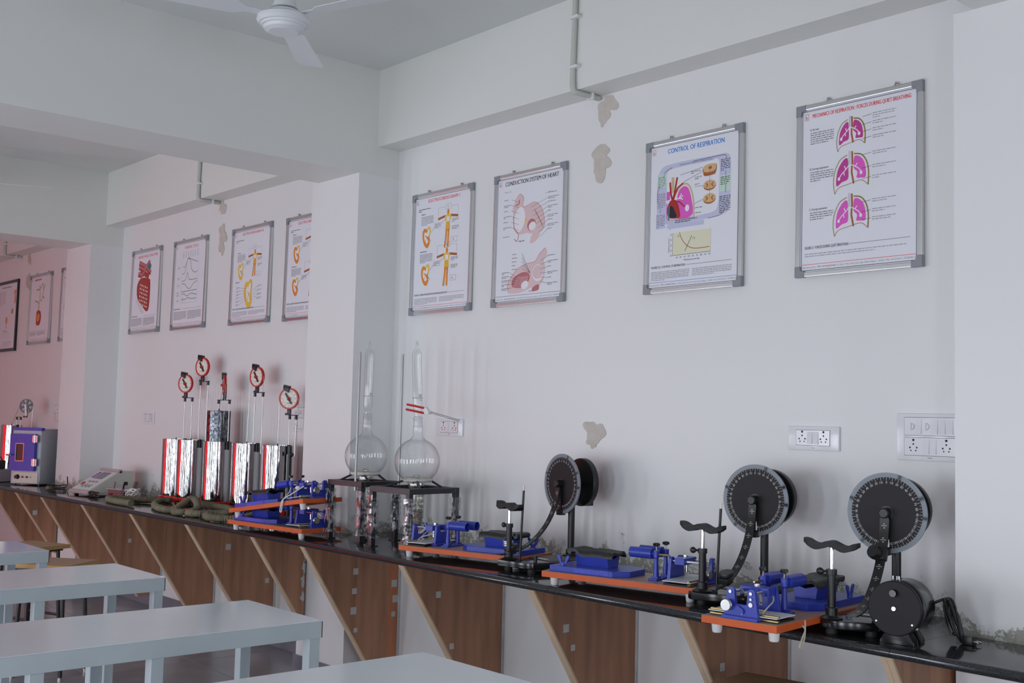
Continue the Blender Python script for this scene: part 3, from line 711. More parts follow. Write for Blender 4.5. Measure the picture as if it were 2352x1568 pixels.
    p.text('Left side', 0.53, 0.908, 0.0105, INK['k'], 0.065)
def control(p):
    frame_common(p, 'CONTROL OF RESPIRATION', 'blue', 0.58, fred='blue', th=0.032, tv=0.094)
    # flow border
    p.blob([(0.16, 0.19), (0.30, 0.165), (0.70, 0.165), (0.86, 0.175), (0.88, 0.30), (0.87, 0.48), (0.80, 0.545), (0.40, 0.56), (0.22, 0.555), (0.13, 0.50), (0.12, 0.30)], INK['lav'])
    p.rect(0.115, 0.48, 0.215, 0.58, INK['lav']); p.rect(0.125, 0.22, 0.22, 0.31, INK['mint']); p.rect(0.77, 0.30, 0.88, 0.40, INK['mint'])
    p.blob([(0.24, 0.21), (0.40, 0.195), (0.66, 0.195), (0.76, 0.20), (0.765, 0.36), (0.755, 0.48), (0.70, 0.52), (0.45, 0.53), (0.25, 0.53), (0.225, 0.46), (0.225, 0.30)], INK['paper'])
    p.poly([(0.225, 0.575), (0.275, 0.545), (0.275, 0.60)], INK['lav']); p.rect(0.27, 0.56, 0.62, 0.59, INK['lav'])
    p.para(0.13, 0.24, 0.21, 7, INK['g']); p.para(0.13, 0.35, 0.21, 9, INK['g']); p.para(0.12, 0.49, 0.21, 8, INK['g']); p.para(0.78, 0.20, 0.87, 7, INK['k']); p.para(0.78, 0.31, 0.87, 5, INK['k']); p.para(0.77, 0.43, 0.88, 10, INK['k'])
    p.line([(0.83, 0.275), (0.83, 0.305)], 0.004, INK['k']); p.line([(0.83, 0.36), (0.83, 0.41)], 0.004, INK['k']); p.line([(0.16, 0.45), (0.16, 0.475)], 0.004, INK['k'])
    p.curve([(0.13, 0.41), (0.125, 0.35), (0.145, 0.30)], 0.004, INK['k']); p.curve([(0.19, 0.245), (0.21, 0.21), (0.28, 0.19)], 0.004, INK['k']); p.curve([(0.50, 0.175), (0.78, 0.172), (0.83, 0.18), (0.83, 0.20)], 0.004, INK['k']); p.curve([(0.82, 0.515), (0.78, 0.545), (0.66, 0.555)], 0.004, INK['k'])
    p.text('Chemical Control of Respiration: Feedback mechanism', 0.36, 0.186, 0.009, INK['k'], 0.34)
    # lung, heart
    p.blob([(0.33, 0.52), (0.34, 0.38), (0.39, 0.33), (0.45, 0.34), (0.49, 0.42), (0.495, 0.52)], INK['pink']); p.curve([(0.33, 0.36), (0.39, 0.315), (0.46, 0.33), (0.505, 0.42), (0.51, 0.53)], 0.012, INK['bone']); p.curve([(0.335, 0.352), (0.39, 0.307), (0.465, 0.325), (0.512, 0.42), (0.518, 0.53)], 0.003, INK['brn'])
    p.rect(0.225, 0.345, 0.262, 0.40, INK['pink']); p.rect(0.225, 0.42, 0.235, 0.52, INK['pink'])
    p.line([(0.29, 0.255), (0.29, 0.36)], 0.030, INK['bone'])
    for q in range(9): p.line([(0.276, 0.262 + .011 * q), (0.304, 0.260 + .011 * q)], 0.003, INK['brn'])
    p.line([(0.26, 0.285), (0.27, 0.36), (0.29, 0.41), (0.31, 0.36), (0.335, 0.26)], 0.018, INK['dred']); p.line([(0.30, 0.40), (0.34, 0.33), (0.40, 0.305)], 0.015, INK['dred']); p.line([(0.31, 0.42), (0.36, 0.42), (0.42, 0.46)], 0.012, INK['dred'])
    p.blob([(0.235, 0.45), (0.27, 0.405), (0.33, 0.41), (0.36, 0.46), (0.37, 0.52), (0.30, 0.525), (0.245, 0.51)], INK['dred']); p.blob([(0.245, 0.46), (0.28, 0.44), (0.31, 0.47), (0.335, 0.515), (0.27, 0.515)], INK['dk']); p.line([(0.25, 0.53), (0.255, 0.44)], 0.016, INK['teal'])
    for b in ([(0.33, 0.40), (0.37, 0.40), (0.40, 0.385)], [(0.37, 0.40), (0.40, 0.41)], [(0.36, 0.40), (0.385, 0.37)]): p.line(b, 0.009, INK['wht'])
    p.ell(0.445, 0.47, 0.022, 0.022, INK['wht']); p.line([(0.235, 0.531), (0.52, 0.535)], 0.004, INK['brn'])
    # cord sections
    p.blob([(0.60, 0.235), (0.64, 0.22), (0.66, 0.225), (0.70, 0.215), (0.74, 0.225), (0.73, 0.275), (0.70, 0.285), (0.62, 0.285), (0.605, 0.26)], INK['brn']); p.blob([(0.605, 0.23), (0.64, 0.215), (0.70, 0.213), (0.735, 0.225), (0.72, 0.258), (0.66, 0.265), (0.615, 0.258)], INK['skin']); p.ell(0.675, 0.237, 0.018, 0.010, INK['brn'])
    for v in (0.345, 0.43):
        p.ell(0.672, v + 0.006, 0.062, 0.030, INK['brn']); p.ell(0.672, v - 0.002, 0.062, 0.028, INK['skin']); p.line([(0.635, v - 0.012), (0.655, v), (0.635, v + 0.012)], 0.010, INK['brn']); p.line([(0.710, v - 0.012), (0.690, v), (0.710, v + 0.012)], 0.010, INK['brn'])
    p.line([(0.672, 0.24), (0.672, 0.43)], 0.003, INK['g'])
    for a, b in (((0.37, 0.25), (0.60, 0.225)), ((0.40, 0.30), (0.60, 0.25)), ((0.52, 0.34), (0.61, 0.345)), ((0.52, 0.45), (0.61, 0.43)), ((0.52, 0.48), (0.56, 0.475)), ((0.52, 0.51), (0.56, 0.51))): p.line([a, b], 0.0025, INK['k'])
    p.para(0.48, 0.24, 0.58, 2, INK['g']); p.para(0.52, 0.28, 0.60, 2, INK['g']); p.para(0.52, 0.325, 0.60, 1, INK['g']); p.para(0.53, 0.475, 0.64, 1, INK['g']); p.para(0.54, 0.508, 0.62, 1, INK['g']); p.para(0.32, 0.54, 0.56, 2, INK['k'])
    # graph
    p.rect(0.30, 0.62, 0.69, 0.765, INK['cream']); p.line([(0.30, 0.62), (0.30, 0.765), (0.69, 0.765)], 0.003, INK['k'])
    p.curve([(0.37, 0.62), (0.40, 0.67), (0.46, 0.715), (0.54, 0.735), (0.68, 0.735)], 0.006, INK['brn']); p.line([(0.43, 0.745), (0.50, 0.65)], 0.005, INK['k'])
    p.text('O2', 0.35, 0.65, 0.013, INK['k'], 0.02); p.text('CO2', 0.505, 0.675, 0.013, INK['k'], 0.03)
    for q, s_ in enumerate(('20', '30', '40', '50', '60', '70', '80', '90', '100')): p.text(s_, 0.345 + .042 * q, 0.785, 0.010, INK['g'], 0.018, 'c')
    for q, s_ in enumerate(('0', '10', '20', '30', '40')): p.text(s_, 0.29, 0.77 - .034 * q, 0.010, INK['g'], 0.016, 'r')
    p.text('Partial pressure (mm Hg)', 0.42, 0.805, 0.010, INK['k'], 0.16); p.text('Ventilation (L/min)', 0.265, 0.745, 0.010, INK['k'], 0.12, 'l', math.pi / 2)
    caption(p, 'FIGURE 5.22  CONTROL OF RESPIRATION', 0.838, wd=0.36)
    p.para(0.075, 0.86, 0.48, 6, INK['lg'], 0.0105); p.para(0.51, 0.86, 0.90, 5, INK['lg'], 0.0105)
def mechanics(p):
    frame_common(p, 'MECHANICS OF RESPIRATION : FORCES DURING QUIET BREATHING', 'red', 0.78, th=0.023, tv=0.080)
    lungs(p, 0.33, 0.12, 0.235, 0.185, 'dpink', 'dpink'); lungs(p, 0.305, 0.32, 0.29, 0.225, 'dpink', 'pink'); lungs(p, 0.305, 0.56, 0.29, 0.225, 'pink', 'pink')
    for v, s_, n in ((0.155, 'A. At rest', 6), (0.385, 'B. During inspiration', 5), (0.62, 'C. During expiration', 4)):
        p.text(s_, 0.11, v, 0.0125, INK['k'], 0.012 * len(s_) * 0.62); p.para(0.115, v + 0.012, 0.31, n, INK['g'], 0.0125)
    for v, n in ((0.12, 3), (0.165, 2), (0.205, 2), (0.245, 2), (0.335, 2), (0.41, 2), (0.47, 2), (0.60, 2), (0.655, 2), (0.70, 2)):
        p.para(0.62, v, 0.80, n, INK['lg'], 0.0125); p.line([(0.54, v + 0.012), (0.61, v + 0.006)], 0.0025, INK['k'])
    p.text('FIGURE 5.7  FORCES DURING QUIET BREATHING', 0.075, 0.842, 0.016, INK['k'], 0.36); p.line([(0.44, 0.835), (0.91, 0.835)], 0.003, INK['g'])
    p.para(0.075, 0.868, 0.88, 2, INK['lg'], 0.013)
def muscle(p):
    frame_common(p, 'CARDIAC MUSCLE STRUCTURE', 'red', 0.68, th=0.030, tv=0.100)
    for a in ([(0.24, 0.155), (0.46, 0.21), (0.66, 0.30)], [(0.24, 0.205), (0.42, 0.25), (0.62, 0.16)], [(0.22, 0.29), (0.36, 0.31), (0.48, 0.25)], [(0.30, 0.24), (0.46, 0.30), (0.60, 0.33)]): p.line(a, 0.075, INK['dred'])
    for a in ([(0.24, 0.15), (0.46, 0.20), (0.66, 0.29)], [(0.24, 0.20), (0.42, 0.24), (0.62, 0.155)], [(0.22, 0.28), (0.36, 0.30), (0.48, 0.24)]): p.line(a, 0.035, INK['hred'])
    p.blob([(0.22, 0.40), (0.34, 0.34), (0.60, 0.36), (0.66, 0.42), (0.66, 0.66), (0.62, 0.74), (0.54, 0.74), (0.42, 0.68), (0.24, 0.58), (0.20, 0.48)], INK['dred'])
    for q in range(6):
        for r_ in range(5): p.ell(0.32 + .06 * r_, 0.42 + .045 * q + .012 * r_, 0.018, 0.012, INK['wht'] if (q + r_) % 2 else INK['bone'], 30)
    p.blob([(0.56, 0.18), (0.66, 0.20), (0.64, 0.25), (0.56, 0.24)], INK['teal'])
    for q in range(12): p.line([(0.18 + .02 * q, 0.60 + .015 * q), (0.26 + .02 * q, 0.585 + .015 * q)], 0.0025, INK['k'])
    p.para(0.075, 0.792, 0.62, 1, INK['k'], th=0.007); p.line([(0.5, 0.796), (0.88, 0.796)], 0.003, INK['g']); p.para(0.075, 0.82, 0.44, 9, INK['g'], 0.0105); p.para(0.48, 0.82, 0.86, 9, INK['g'], 0.0105)
def cycle(p):
    frame_common(p, 'CARDIAC CYCLE', 'red', 0.40, th=0.030, tv=0.10)
    p.frame(0.26, 0.13, 0.76, 0.71, 0.002, INK['lg'])
    for q in range(7): p.line([(0.30 + .07 * q, 0.14), (0.30 + .07 * q, 0.20)], 0.010, INK['lg'])
    for c in ([(0.30, 0.30), (0.36, 0.30), (0.44, 0.22), (0.54, 0.23), (0.74, 0.27)], [(0.28, 0.38), (0.36, 0.36), (0.42, 0.23), (0.50, 0.22), (0.56, 0.34), (0.66, 0.38), (0.74, 0.37)], [(0.28, 0.46), (0.38, 0.45), (0.44, 0.37), (0.50, 0.45), (0.74, 0.455)], [(0.28, 0.49), (0.38, 0.50), (0.46, 0.545), (0.54, 0.55), (0.64, 0.50), (0.74, 0.48)], [(0.27, 0.58), (0.74, 0.575)], [(0.28, 0.61), (0.36, 0.605), (0.46, 0.635), (0.56, 0.61), (0.74, 0.63)], [(0.28, 0.67), (0.42, 0.665), (0.50, 0.655), (0.60, 0.67), (0.74, 0.668)]): p.curve(c, 0.006, INK['k'])
    p.line([(0.33, 0.64), (0.335, 0.70)], 0.004, INK['k'])
    for v in (0.30, 0.42, 0.50, 0.58, 0.61, 0.67): p.para(0.14, v, 0.21, 2, INK['g'])
    p.para(0.075, 0.767, 0.40, 1, INK['k'], th=0.007); p.line([(0.34, 0.771), (0.90, 0.771)], 0.003, INK['g']); p.para(0.075, 0.80, 0.46, 9, INK['g'], 0.0105); p.para(0.50, 0.80, 0.90, 9, INK['g'], 0.0105)
def neuron(p):
    frame_common(p, '', 'mag', 0.62, th=0.03, tv=0.09); p.para(0.20, 0.068, 0.98, 1, INK['mag'], th=0.022)
    for c in ([(0.30, 0.22), (0.44, 0.22), (0.58, 0.14)], [(0.58, 0.14), (0.62, 0.22), (0.60, 0.34), (0.50, 0.40)], [(0.26, 0.38), (0.40, 0.40), (0.46, 0.45)], [(0.44, 0.16), (0.48, 0.30), (0.46, 0.45)], [(0.70, 0.16), (0.62, 0.24)], [(0.68, 0.36), (0.60, 0.32)]): p.curve(c, 0.020, INK['olive'])
    p.line([(0.46, 0.42), (0.45, 0.54)], 0.035, INK['skin']); p.line([(0.44, 0.45), (0.43, 0.54)], 0.008, INK['brn']); p.blob([(0.36, 0.55), (0.44, 0.52), (0.54, 0.54), (0.58, 0.62), (0.54, 0.72), (0.42, 0.735), (0.36, 0.70)], INK['dred'])
    p.blob([(0.38, 0.60), (0.46, 0.56), (0.52, 0.60), (0.50, 0.66), (0.40, 0.68)], INK['org'])
    p.para(0.09, 0.83, 0.40, 5, INK['g']); p.para(0.44, 0.83, 0.80, 5, INK['g']); p.line([(0.09, 0.815), (0.85, 0.815)], 0.003, INK['k'])
def reflex(p):
    p.rect(0.03, 0.03, 0.97, 0.97, INK['paper'])
    p.para(0.20, 0.080, 0.90, 1, INK['g'], th=0.016); p.para(0.10, 0.15, 0.40, 10, INK['g'], 0.02); p.blob([(0.80, 0.16), (0.90, 0.15), (0.88, 0.22), (0.90, 0.30), (0.84, 0.34), (0.84, 0.24)], INK['org']); p.line([(0.86, .24), (0.85, .33)], 0.03, INK['red'])
    p.blob([(0.72, 0.42), (0.80, 0.40), (0.80, 0.47), (0.72, 0.47)], INK['olive']); p.ell(0.50, 0.56, 0.05, 0.05, INK['org']); p.line([(0.50, .60), (0.49, .68)], 0.02, INK['brn'])
    for q in range(6): p.curve([(0.40, 0.70), (0.34 + .06 * q, 0.74), (0.30 + .08 * q, 0.82)], 0.004, INK['g'])
    p.para(0.35, 0.86, 0.80, 4, INK['g'], 0.02)

def poster(x, ztop, art, label, sheetlabel=None, dark=False, w=PW, h=PH, tilt=0.0):
    t = thing('framed_poster', label, 'poster', (x, -0.004, ztop - h), group='anatomy posters on the wall', rot=(R(-0.5), R(tilt), 0))
    hw = w / 2; f = 0.0185; d = 0.018
    m = MB(); m.box((-hw + 0.004, -0.010, 0.004), (hw - 0.004, 0.0, h - 0.004)); m.build('backing', 'dial_face', t, smooth=0)
    fm = 'dark_frame' if dark else 'aluminium'
    if dark: f = 0.03
    for a, b in (((-hw, 0.0), (hw, f)), ((-hw, h - f), (hw, h)), ((-hw, f), (-hw + f, h - f)), ((hw - f, f), (hw, h - f))):
        m = MB(); m.box((a[0], -d, a[1]), (b[0], 0.0, b[1]), bev=0.003); m.build('rail', fm, t, smooth=0)
    if not dark:
        for sx in (-1, 1):
            for z in (0, h):
                m = MB(); sz = 1 if z == 0 else -1; e = 0.040; g = 0.0215
                pl = [(sx * (hw + 0.001), z - sz * 0.001), (sx * (hw + 0.001), z + sz * e), (sx * (hw - g), z + sz * e), (sx * (hw - g), z + sz * g), (sx * (hw - e), z + sz * g), (sx * (hw - e), z - sz * 0.001)]
                m.prism(pl, -d - 0.002, 0.0, 'y', bev=0.002); m.build('corner_cap', 'corner_plastic', t, smooth=0)
        for u in (-0.24, 0.30):
            m = MB(); m.tube([(u * w + 0.008 * math.cos(a_), -0.008, h + 0.004 + 0.008 * math.sin(a_)) for a_ in [2 * math.pi * k / 10 for k in range(10)]], 0.002, 6, True)
            m.cyl((u * w, 0.002, h + 0.011), (u * w, -0.014, h + 0.012), 0.003, seg=8); m.build('hook', 'steel', t)
    p = Print(w, h, -0.0105); art(p); p.build('printed_sheet', t)
    return t
poster(-2.202, 2.6265, mechanics, 'framed poster of three pink lung pairs with a long red title, nearest the camera')
poster(-2.963, 2.6155, control, 'framed poster with a blue title, one pink lung and a small graph')
poster(-3.967, 2.6195, conduction, 'framed poster with a black title and two pinkish heart drawings')
poster(-4.647, 2.6165, lambda p: ecg_poster(p, 'I', 'I'), 'framed poster of orange outstretched figures just right of the middle pillar', w=0.513)
poster(-5.977, 2.652, lambda p: ecg_poster(p, 'II', 'II'), 'framed poster half hidden behind the middle pillar', w=0.53)
poster(-6.693, 2.660, lambda p: ecg_poster(p, 'III', 'III'), 'framed poster with one orange figure and a large yellow heart, red title', w=0.53)
poster(-7.595, 2.668, cycle, 'framed poster of thin black curves under a short red title', w=0.53)
poster(-8.345, 2.670, muscle, 'framed poster of dark red muscle fibres in the middle bay', w=0.53)
poster(-10.67, 2.668, neuron, 'framed poster of a yellow branching nerve over a red bulb, far bay', w=0.57)
poster(-9.865, 2.672, lambda p: ecg_poster(p, 'II', 'II'), 'framed poster mostly hidden behind the far pillar', w=0.56)
poster(-11.60, 2.672, reflex, 'black framed poster cut by the left edge of the picture', dark=True, w=0.61, h=0.70)

# ================================================================== finger ergograph boards
def ergograph(label, loc, rz, ry=0.0, seed=0, feet=True):
    t = thing('ergograph_board', label, 'ergograph', loc, group='blue ergographs on orange edged boards', rot=(0, R(ry), R(rz)))
    if ry: t.rotation_mode = 'ZYX' if False else 'XYZ'
    Z = 0.052; rnd = random.Random(seed)
    for sx in (-1, 1):
        for sy in (-1, 1):
            m = MB(); m.lathe([(0.0125, 0.0), (0.0145, 0.004), (0.017, 0.030)], (sx * 0.285, sy * 0.095, 0), seg=18); m.build('foot', 'white_plastic', t)
    m = MB(); m.box((-0.325, -0.125, 0.030), (0.325, 0.125, Z - 0.0012), bev=0.0008); bd = m.build('board', 'orange_edge', t, smooth=0)
    m = MB(); m.box((-0.3245, -0.1245, Z - 0.0012), (0.3245, 0.1245, Z)); m.build('laminate_top', 'laminate', bd, smooth=0)
    # arm rest
    m = MB(); m.prism([(-0.305, -0.10), (-0.03, -0.10), (0.02, -0.055), (0.02, 0.055), (-0.03, 0.095), (-0.305, 0.095)], Z, Z + 0.022, bev=0.0015); ar = m.build('rest_plate', 'blue', t, smooth=0)
    m = MB(); m.box((-0.20, -0.1008, Z + 0.003), (-0.045, -0.0995, Z + 0.0195)); m.build('worn_patch', 'blue_worn', ar, smooth=0)
    m = MB(); m.prism([(-0.036, 0), (0.036, 0), (0.045, 0.046), (0.030, 0.038), (0, 0.030), (-0.030, 0.038), (-0.045, 0.046)], -0.225, -0.085, 'x', bev=0.001)
    o = m.build('arm_cradle', 'blue', t, smooth=0); o.location = (0, 0, Z + 0.022)
    # leather cuff: curled pad over the cradle
    m = MB(); nx, ny = 12, 12; g = []
    for i in range(nx + 1):
        row = []
        for j in range(ny + 1):
            x = -0.245 + 0.185 * i / nx; a = j / ny * 2 - 1
            y = a * 0.058 * (1 - 0.1 * (i / nx)); z = Z + 0.068 + 0.012 * abs(a) ** 1.5 + 0.0016 * math.sin(i * 0.8 + seed) - 0.020 * max(0, abs(a) - 0.75) * 4 * (1 if i > 2 else 0.3)
            row.append(Vector((x, y, z)))
        g.append(row)
    A = [[m._v(p) for p in r_] for r_ in g]; B = [[m._v(p + Vector((0, 0, 0.010))) for p in r_] for r_ in g]
    for i in range(nx):
        for j in range(ny):
            m.face([B[i][j], B[i + 1][j], B[i + 1][j + 1], B[i][j + 1]]); m.face([A[i][j], A[i][j + 1], A[i + 1][j + 1], A[i + 1][j]])
    for i in range(nx): m.face([A[i][0], A[i + 1][0], B[i + 1][0], B[i][0]]); m.face([A[i][ny], B[i][ny], B[i + 1][ny], A[i + 1][ny]])
    for j in range(ny): m.face([A[0][j], B[0][j], B[0][j + 1], A[0][j + 1]]); m.face([A[nx][j], A[nx][j + 1], B[nx][j + 1], B[nx][j]])
    cuff = m.build('leather_cuff', 'leather', t, smooth=60)
    m = MB(); m.cyl((-0.25, -0.05, Z + 0.075), (-0.25, 0.05, Z + 0.075), 0.011, seg=10); m.build('rolled_edge', 'leather', cuff)
    # wing nuts
    for (x, y) in ((-0.255, -0.082), (-0.235, 0.080)):
        m = MB(); m.cyl((x, y, Z + 0.022), (x, y, Z + 0.034), 0.010, 0.008, 12)
        for s in (-1, 1):
            m.prism([(x + s * 0.004, Z + 0.028), (x + s * 0.012, Z + 0.026), (x + s * 0.028, Z + 0.056), (x + s * 0.022, Z + 0.062), (x + s * 0.014, Z + 0.056)], y - 0.003, y + 0.003, 'y')
        m.build('wing_nut', 'blue', t, smooth=30)
    # finger tubes on two posts
    m = MB(); m.box((0.098, -0.062, Z), (0.134, 0.062, Z + 0.008), bev=0.001); m.build('post_plate', 'blue', t, smooth=0)
    for y in (-0.036, 0.036):
        m = MB(); m.box((0.104, y - 0.014, Z + 0.008), (0.130, y + 0.014, Z + 0.014)); m.lathe([(0.0105, 0.014), (0.0085, 0.05), (0.0075, 0.078), (0.0115, 0.082), (0.0115, 0.106), (0.0, 0.107)], (0.117, y, Z), seg=16); po = m.build('post', 'blue', t)
        m = MB(); m.cyl((0.117, y, Z + 0.106), (0.117, y, Z + 0.122), 0.003, seg=8); m.build('screw', 'chrome', po)
        m = MB(); 
        for k in range(3): 
            a = k * 2 * math.pi / 3 + seed; m.cyl((0.117, y, Z + 0.128), (0.117 + 0.012 * math.cos(a), y + 0.012 * math.sin(a), Z + 0.128), 0.0055, seg=8)
        m.cyl((0.117, y, Z + 0.120), (0.117, y, Z + 0.134), 0.0065, 0.0075, 10); m.build('knob', 'black', po)
        m = MB(); m.pipe((0.103, y, Z + 0.094), (0.012, y, Z + 0.094), 0.0195, 0.002, 22); m.cyl((0.100, y, Z + 0.094), (0.103, y, Z + 0.094), 0.0185, seg=22); m.cyl((0.100, y, Z + 0.094), (0.118, y, Z + 0.094), 0.010, seg=14); m.build('finger_tube', 'blue', po, smooth=40)
    m = MB(); m.cyl((0.10, -0.036, Z + 0.092), (0.172, -0.036, Z + 0.092), 0.0036, seg=8); m.build('pull_rod', 'brass', t)
    # sledge: end plates, guide rods, slider
    def uplate(x, notch):
        m = MB(); h = 0.090
        pl = [(-0.058, 0), (0.058, 0), (0.046, h - 0.006), (0.040, h), (0.028, h), (0.022, h - 0.006)]
        pl += [(0.020, notch), (-0.020, notch)] + [(-0.022, h - 0.006), (-0.028, h), (-0.040, h), (-0.046, h - 0.006)]
        m.prism([(a, b + Z) for a, b in pl], x - 0.006, x + 0.006, 'x', bev=0.001)
        m.box((x - 0.016, -0.060, Z), (x + 0.016, 0.060, Z + 0.010), bev=0.001); return m.build('end_plate', 'blue', t, smooth=0)
    e1 = uplate(0.305, 0.042); e2 = uplate(0.178, 0.058)
    for (y, z, r_) in ((-0.034, 0.078, 0.005), (0.034, 0.078, 0.005), (0.034, 0.062, 0.004), (0.034, 0.046, 0.007), (0.005, 0.02, 0.004)):
        m = MB(); m.cyl((0.311, y, Z + z), (0.3145, y, Z + z), r_, seg=10); m.build('bolt', 'steel', e1)
    for y in (-0.034, 0.034):
        m = MB(); m.cyl((0.178, y, Z + 0.076), (0.305, y, Z + 0.076), 0.0042, seg=10); m.build('guide_rod', 'chrome', t)
    m = MB(); m.box((0.196, -0.048, Z + 0.064), (0.236, 0.048, Z + 0.088), bev=0.0015); sl = m.build('slider', 'blue', t, smooth=0)
    m = MB(); m.cyl((0.216, 0.0, Z + 0.088), (0.216, 0.0, Z + 0.096), 0.011, seg=16); m.build('slider_knob', 'chrome', sl)
    m = MB(); m.cyl((0.216, 0.012, Z + 0.035), (0.216, 0.012, Z + 0.064), 0.0045, seg=10); m.build('slider_screw', 'chrome', sl)
    m = MB(); m.tube([(0.236, 0.0, Z + 0.074), (0.275, -0.01, Z + 0.072), (0.290, -0.015, Z + 0.088)], 0.0032, 8); m.cyl((0.25, 0.03, Z + 0.07), (0.27, 0.045, Z + 0.05), 0.005, seg=8); m.build('writing_lever', 'steel', sl)
    # paper plate with brass clip bar
    m = MB(); m.box((0.186, -0.118, Z + 0.012), (0.297, 0.110, Z + 0.015)); pp = m.build('paper_plate', 'sticker', t, smooth=0)
    m = MB(); m.box((0.282, -0.115, Z + 0.002), (0.294, 0.112, Z + 0.008), bev=0.001); m.box((0.282, -0.115, Z + 0.015), (0.291, 0.112, Z + 0.020), bev=0.001); m.build('clip_bar', 'brass', pp, smooth=0)
    m = MB(); m.box((0.190, -0.116, Z), (0.292, 0.108, Z + 0.006)); m.build('plate_base', 'black_matte', pp, smooth=0)
    # pulley
    m = MB(); m.prism([(-0.052, 0.034), (-0.006, 0.040), (0.012, 0.030), (0.012, 0.018), (-0.012, 0.018), (-0.045, 0.018)], 0.311, 0.318, 'x')
    for v in m.bm.verts: v.co.z += Z
    pb = m.build('pulley_bracket', 'blue', t, smooth=0)
    m = MB(); m.lathe([(0.004, -0.007), (0.016, -0.007), (0.016, -0.004), (0.012, 0.0), (0.016, 0.004), (0.016, 0.007), (0.004, 0.007)], (0.327, -0.038, Z + 0.040), (1, 0, 0), seg=20); m.build('pulley_wheel', 'steel', pb)
    m = MB(); a = rnd.uniform(-.01, .01)
    m.tube(smooth_path([(0.236, 0.01, Z + 0.070), (0.262, 0.02 + a, Z + 0.050), (0.27, 0.03, Z + 0.030), (0.25, 0.045 + a, Z + 0.024), (0.262, 0.06, Z + 0.018)], 5), 0.0024, 6)
    m.tube(smooth_path([(0.18, 0.03, Z + 0.07), (0.205, 0.048, Z + 0.05), (0.25, 0.055, Z + 0.036), (0.275, 0.05, Z + 0.019)], 5), 0.0024, 6); m.build('string', 'string', t)
    return t

def wpt(c, L, W_, ang, lx, ly):   # board-local corner helper
    a = R(ang); return (c[0] + lx * math.cos(a) - ly * math.sin(a), c[1] + lx * math.sin(a) + ly * math.cos(a))
def centre_from_corner(corner, ang, lx, ly):
    a = R(ang); return (corner[0] - (lx * math.cos(a) - ly * math.sin(a)), corner[1] - (lx * math.sin(a) + ly * math.cos(a)))
# board right of the flasks (turned round), middle board, overhanging board, stack of two
c = centre_from_corner((-3.500, -0.440), 14.5, 0.325, -0.125); ergograph('blue ergograph on an orange edged board beside the glass flasks, arm rest at right', (c[0], c[1], ZK), 194.5, seed=1)
c = centre_from_corner((-2.519, -0.501), 12.4, 0.325, -0.125); ergograph('blue ergograph on an orange edged board between the left and middle black dials', (c[0], c[1], ZK), 12.4, seed=2)
c = centre_from_corner((-1.925, -0.875), -83.5, 0.325, 0.125); OVER = ergograph('blue ergograph on an orange edged board jutting out over the worktop edge', (c[0], c[1], ZK), -83.5, seed=3)
m = MB(); m.tube(smooth_path([(0.16, 0.127, 0.05), (0.165, 0.130, 0.025), (0.175, 0.133, 0.0), (0.195, 0.134, -0.022), (0.205, 0.133, -0.020), (0.182, 0.131, 0.005), (0.168, 0.129, 0.03), (0.19, 0.09, 0.056)], 5), 0.0026, 6); m.build('loose_string', 'string', OVER)
c = centre_from_corner((-4.921, -0.623), 6.0, 0.325, -0.125); LOW = ergograph('lower blue ergograph of the two stacked boards beside the middle pillar', (c[0], c[1], ZK), 6.0, seed=4)
tilt = -8.2
c2 = (c[0] + 0.005, c[1] + 0.004)
UP = ergograph('upper tilted blue ergograph lying on top of the other board', (c2[0], c2[1], ZK + 0.1045), 6.0, ry=tilt, seed=5)
m = MB(); m.tube(smooth_path([(0.24, -0.05, 0.12), (0.20, -0.10, 0.085), (0.17, -0.132, 0.06), (0.155, -0.136, 0.03), (0.145, -0.135, 0.004), (0.155, -0.134, 0.002), (0.163, -0.133, 0.03), (0.17, -0.128, 0.062), (0.13, -0.06, 0.10), (0.12, -0.03, 0.135), (0.17, 0.0, 0.13)], 5), 0.003, 6)
m.sphere((0.215, -0.07, 0.115), 0.012, 10, 6, sc=(1.3, 1, 0.8)); m.build('tied_cord', 'cord_white', UP)

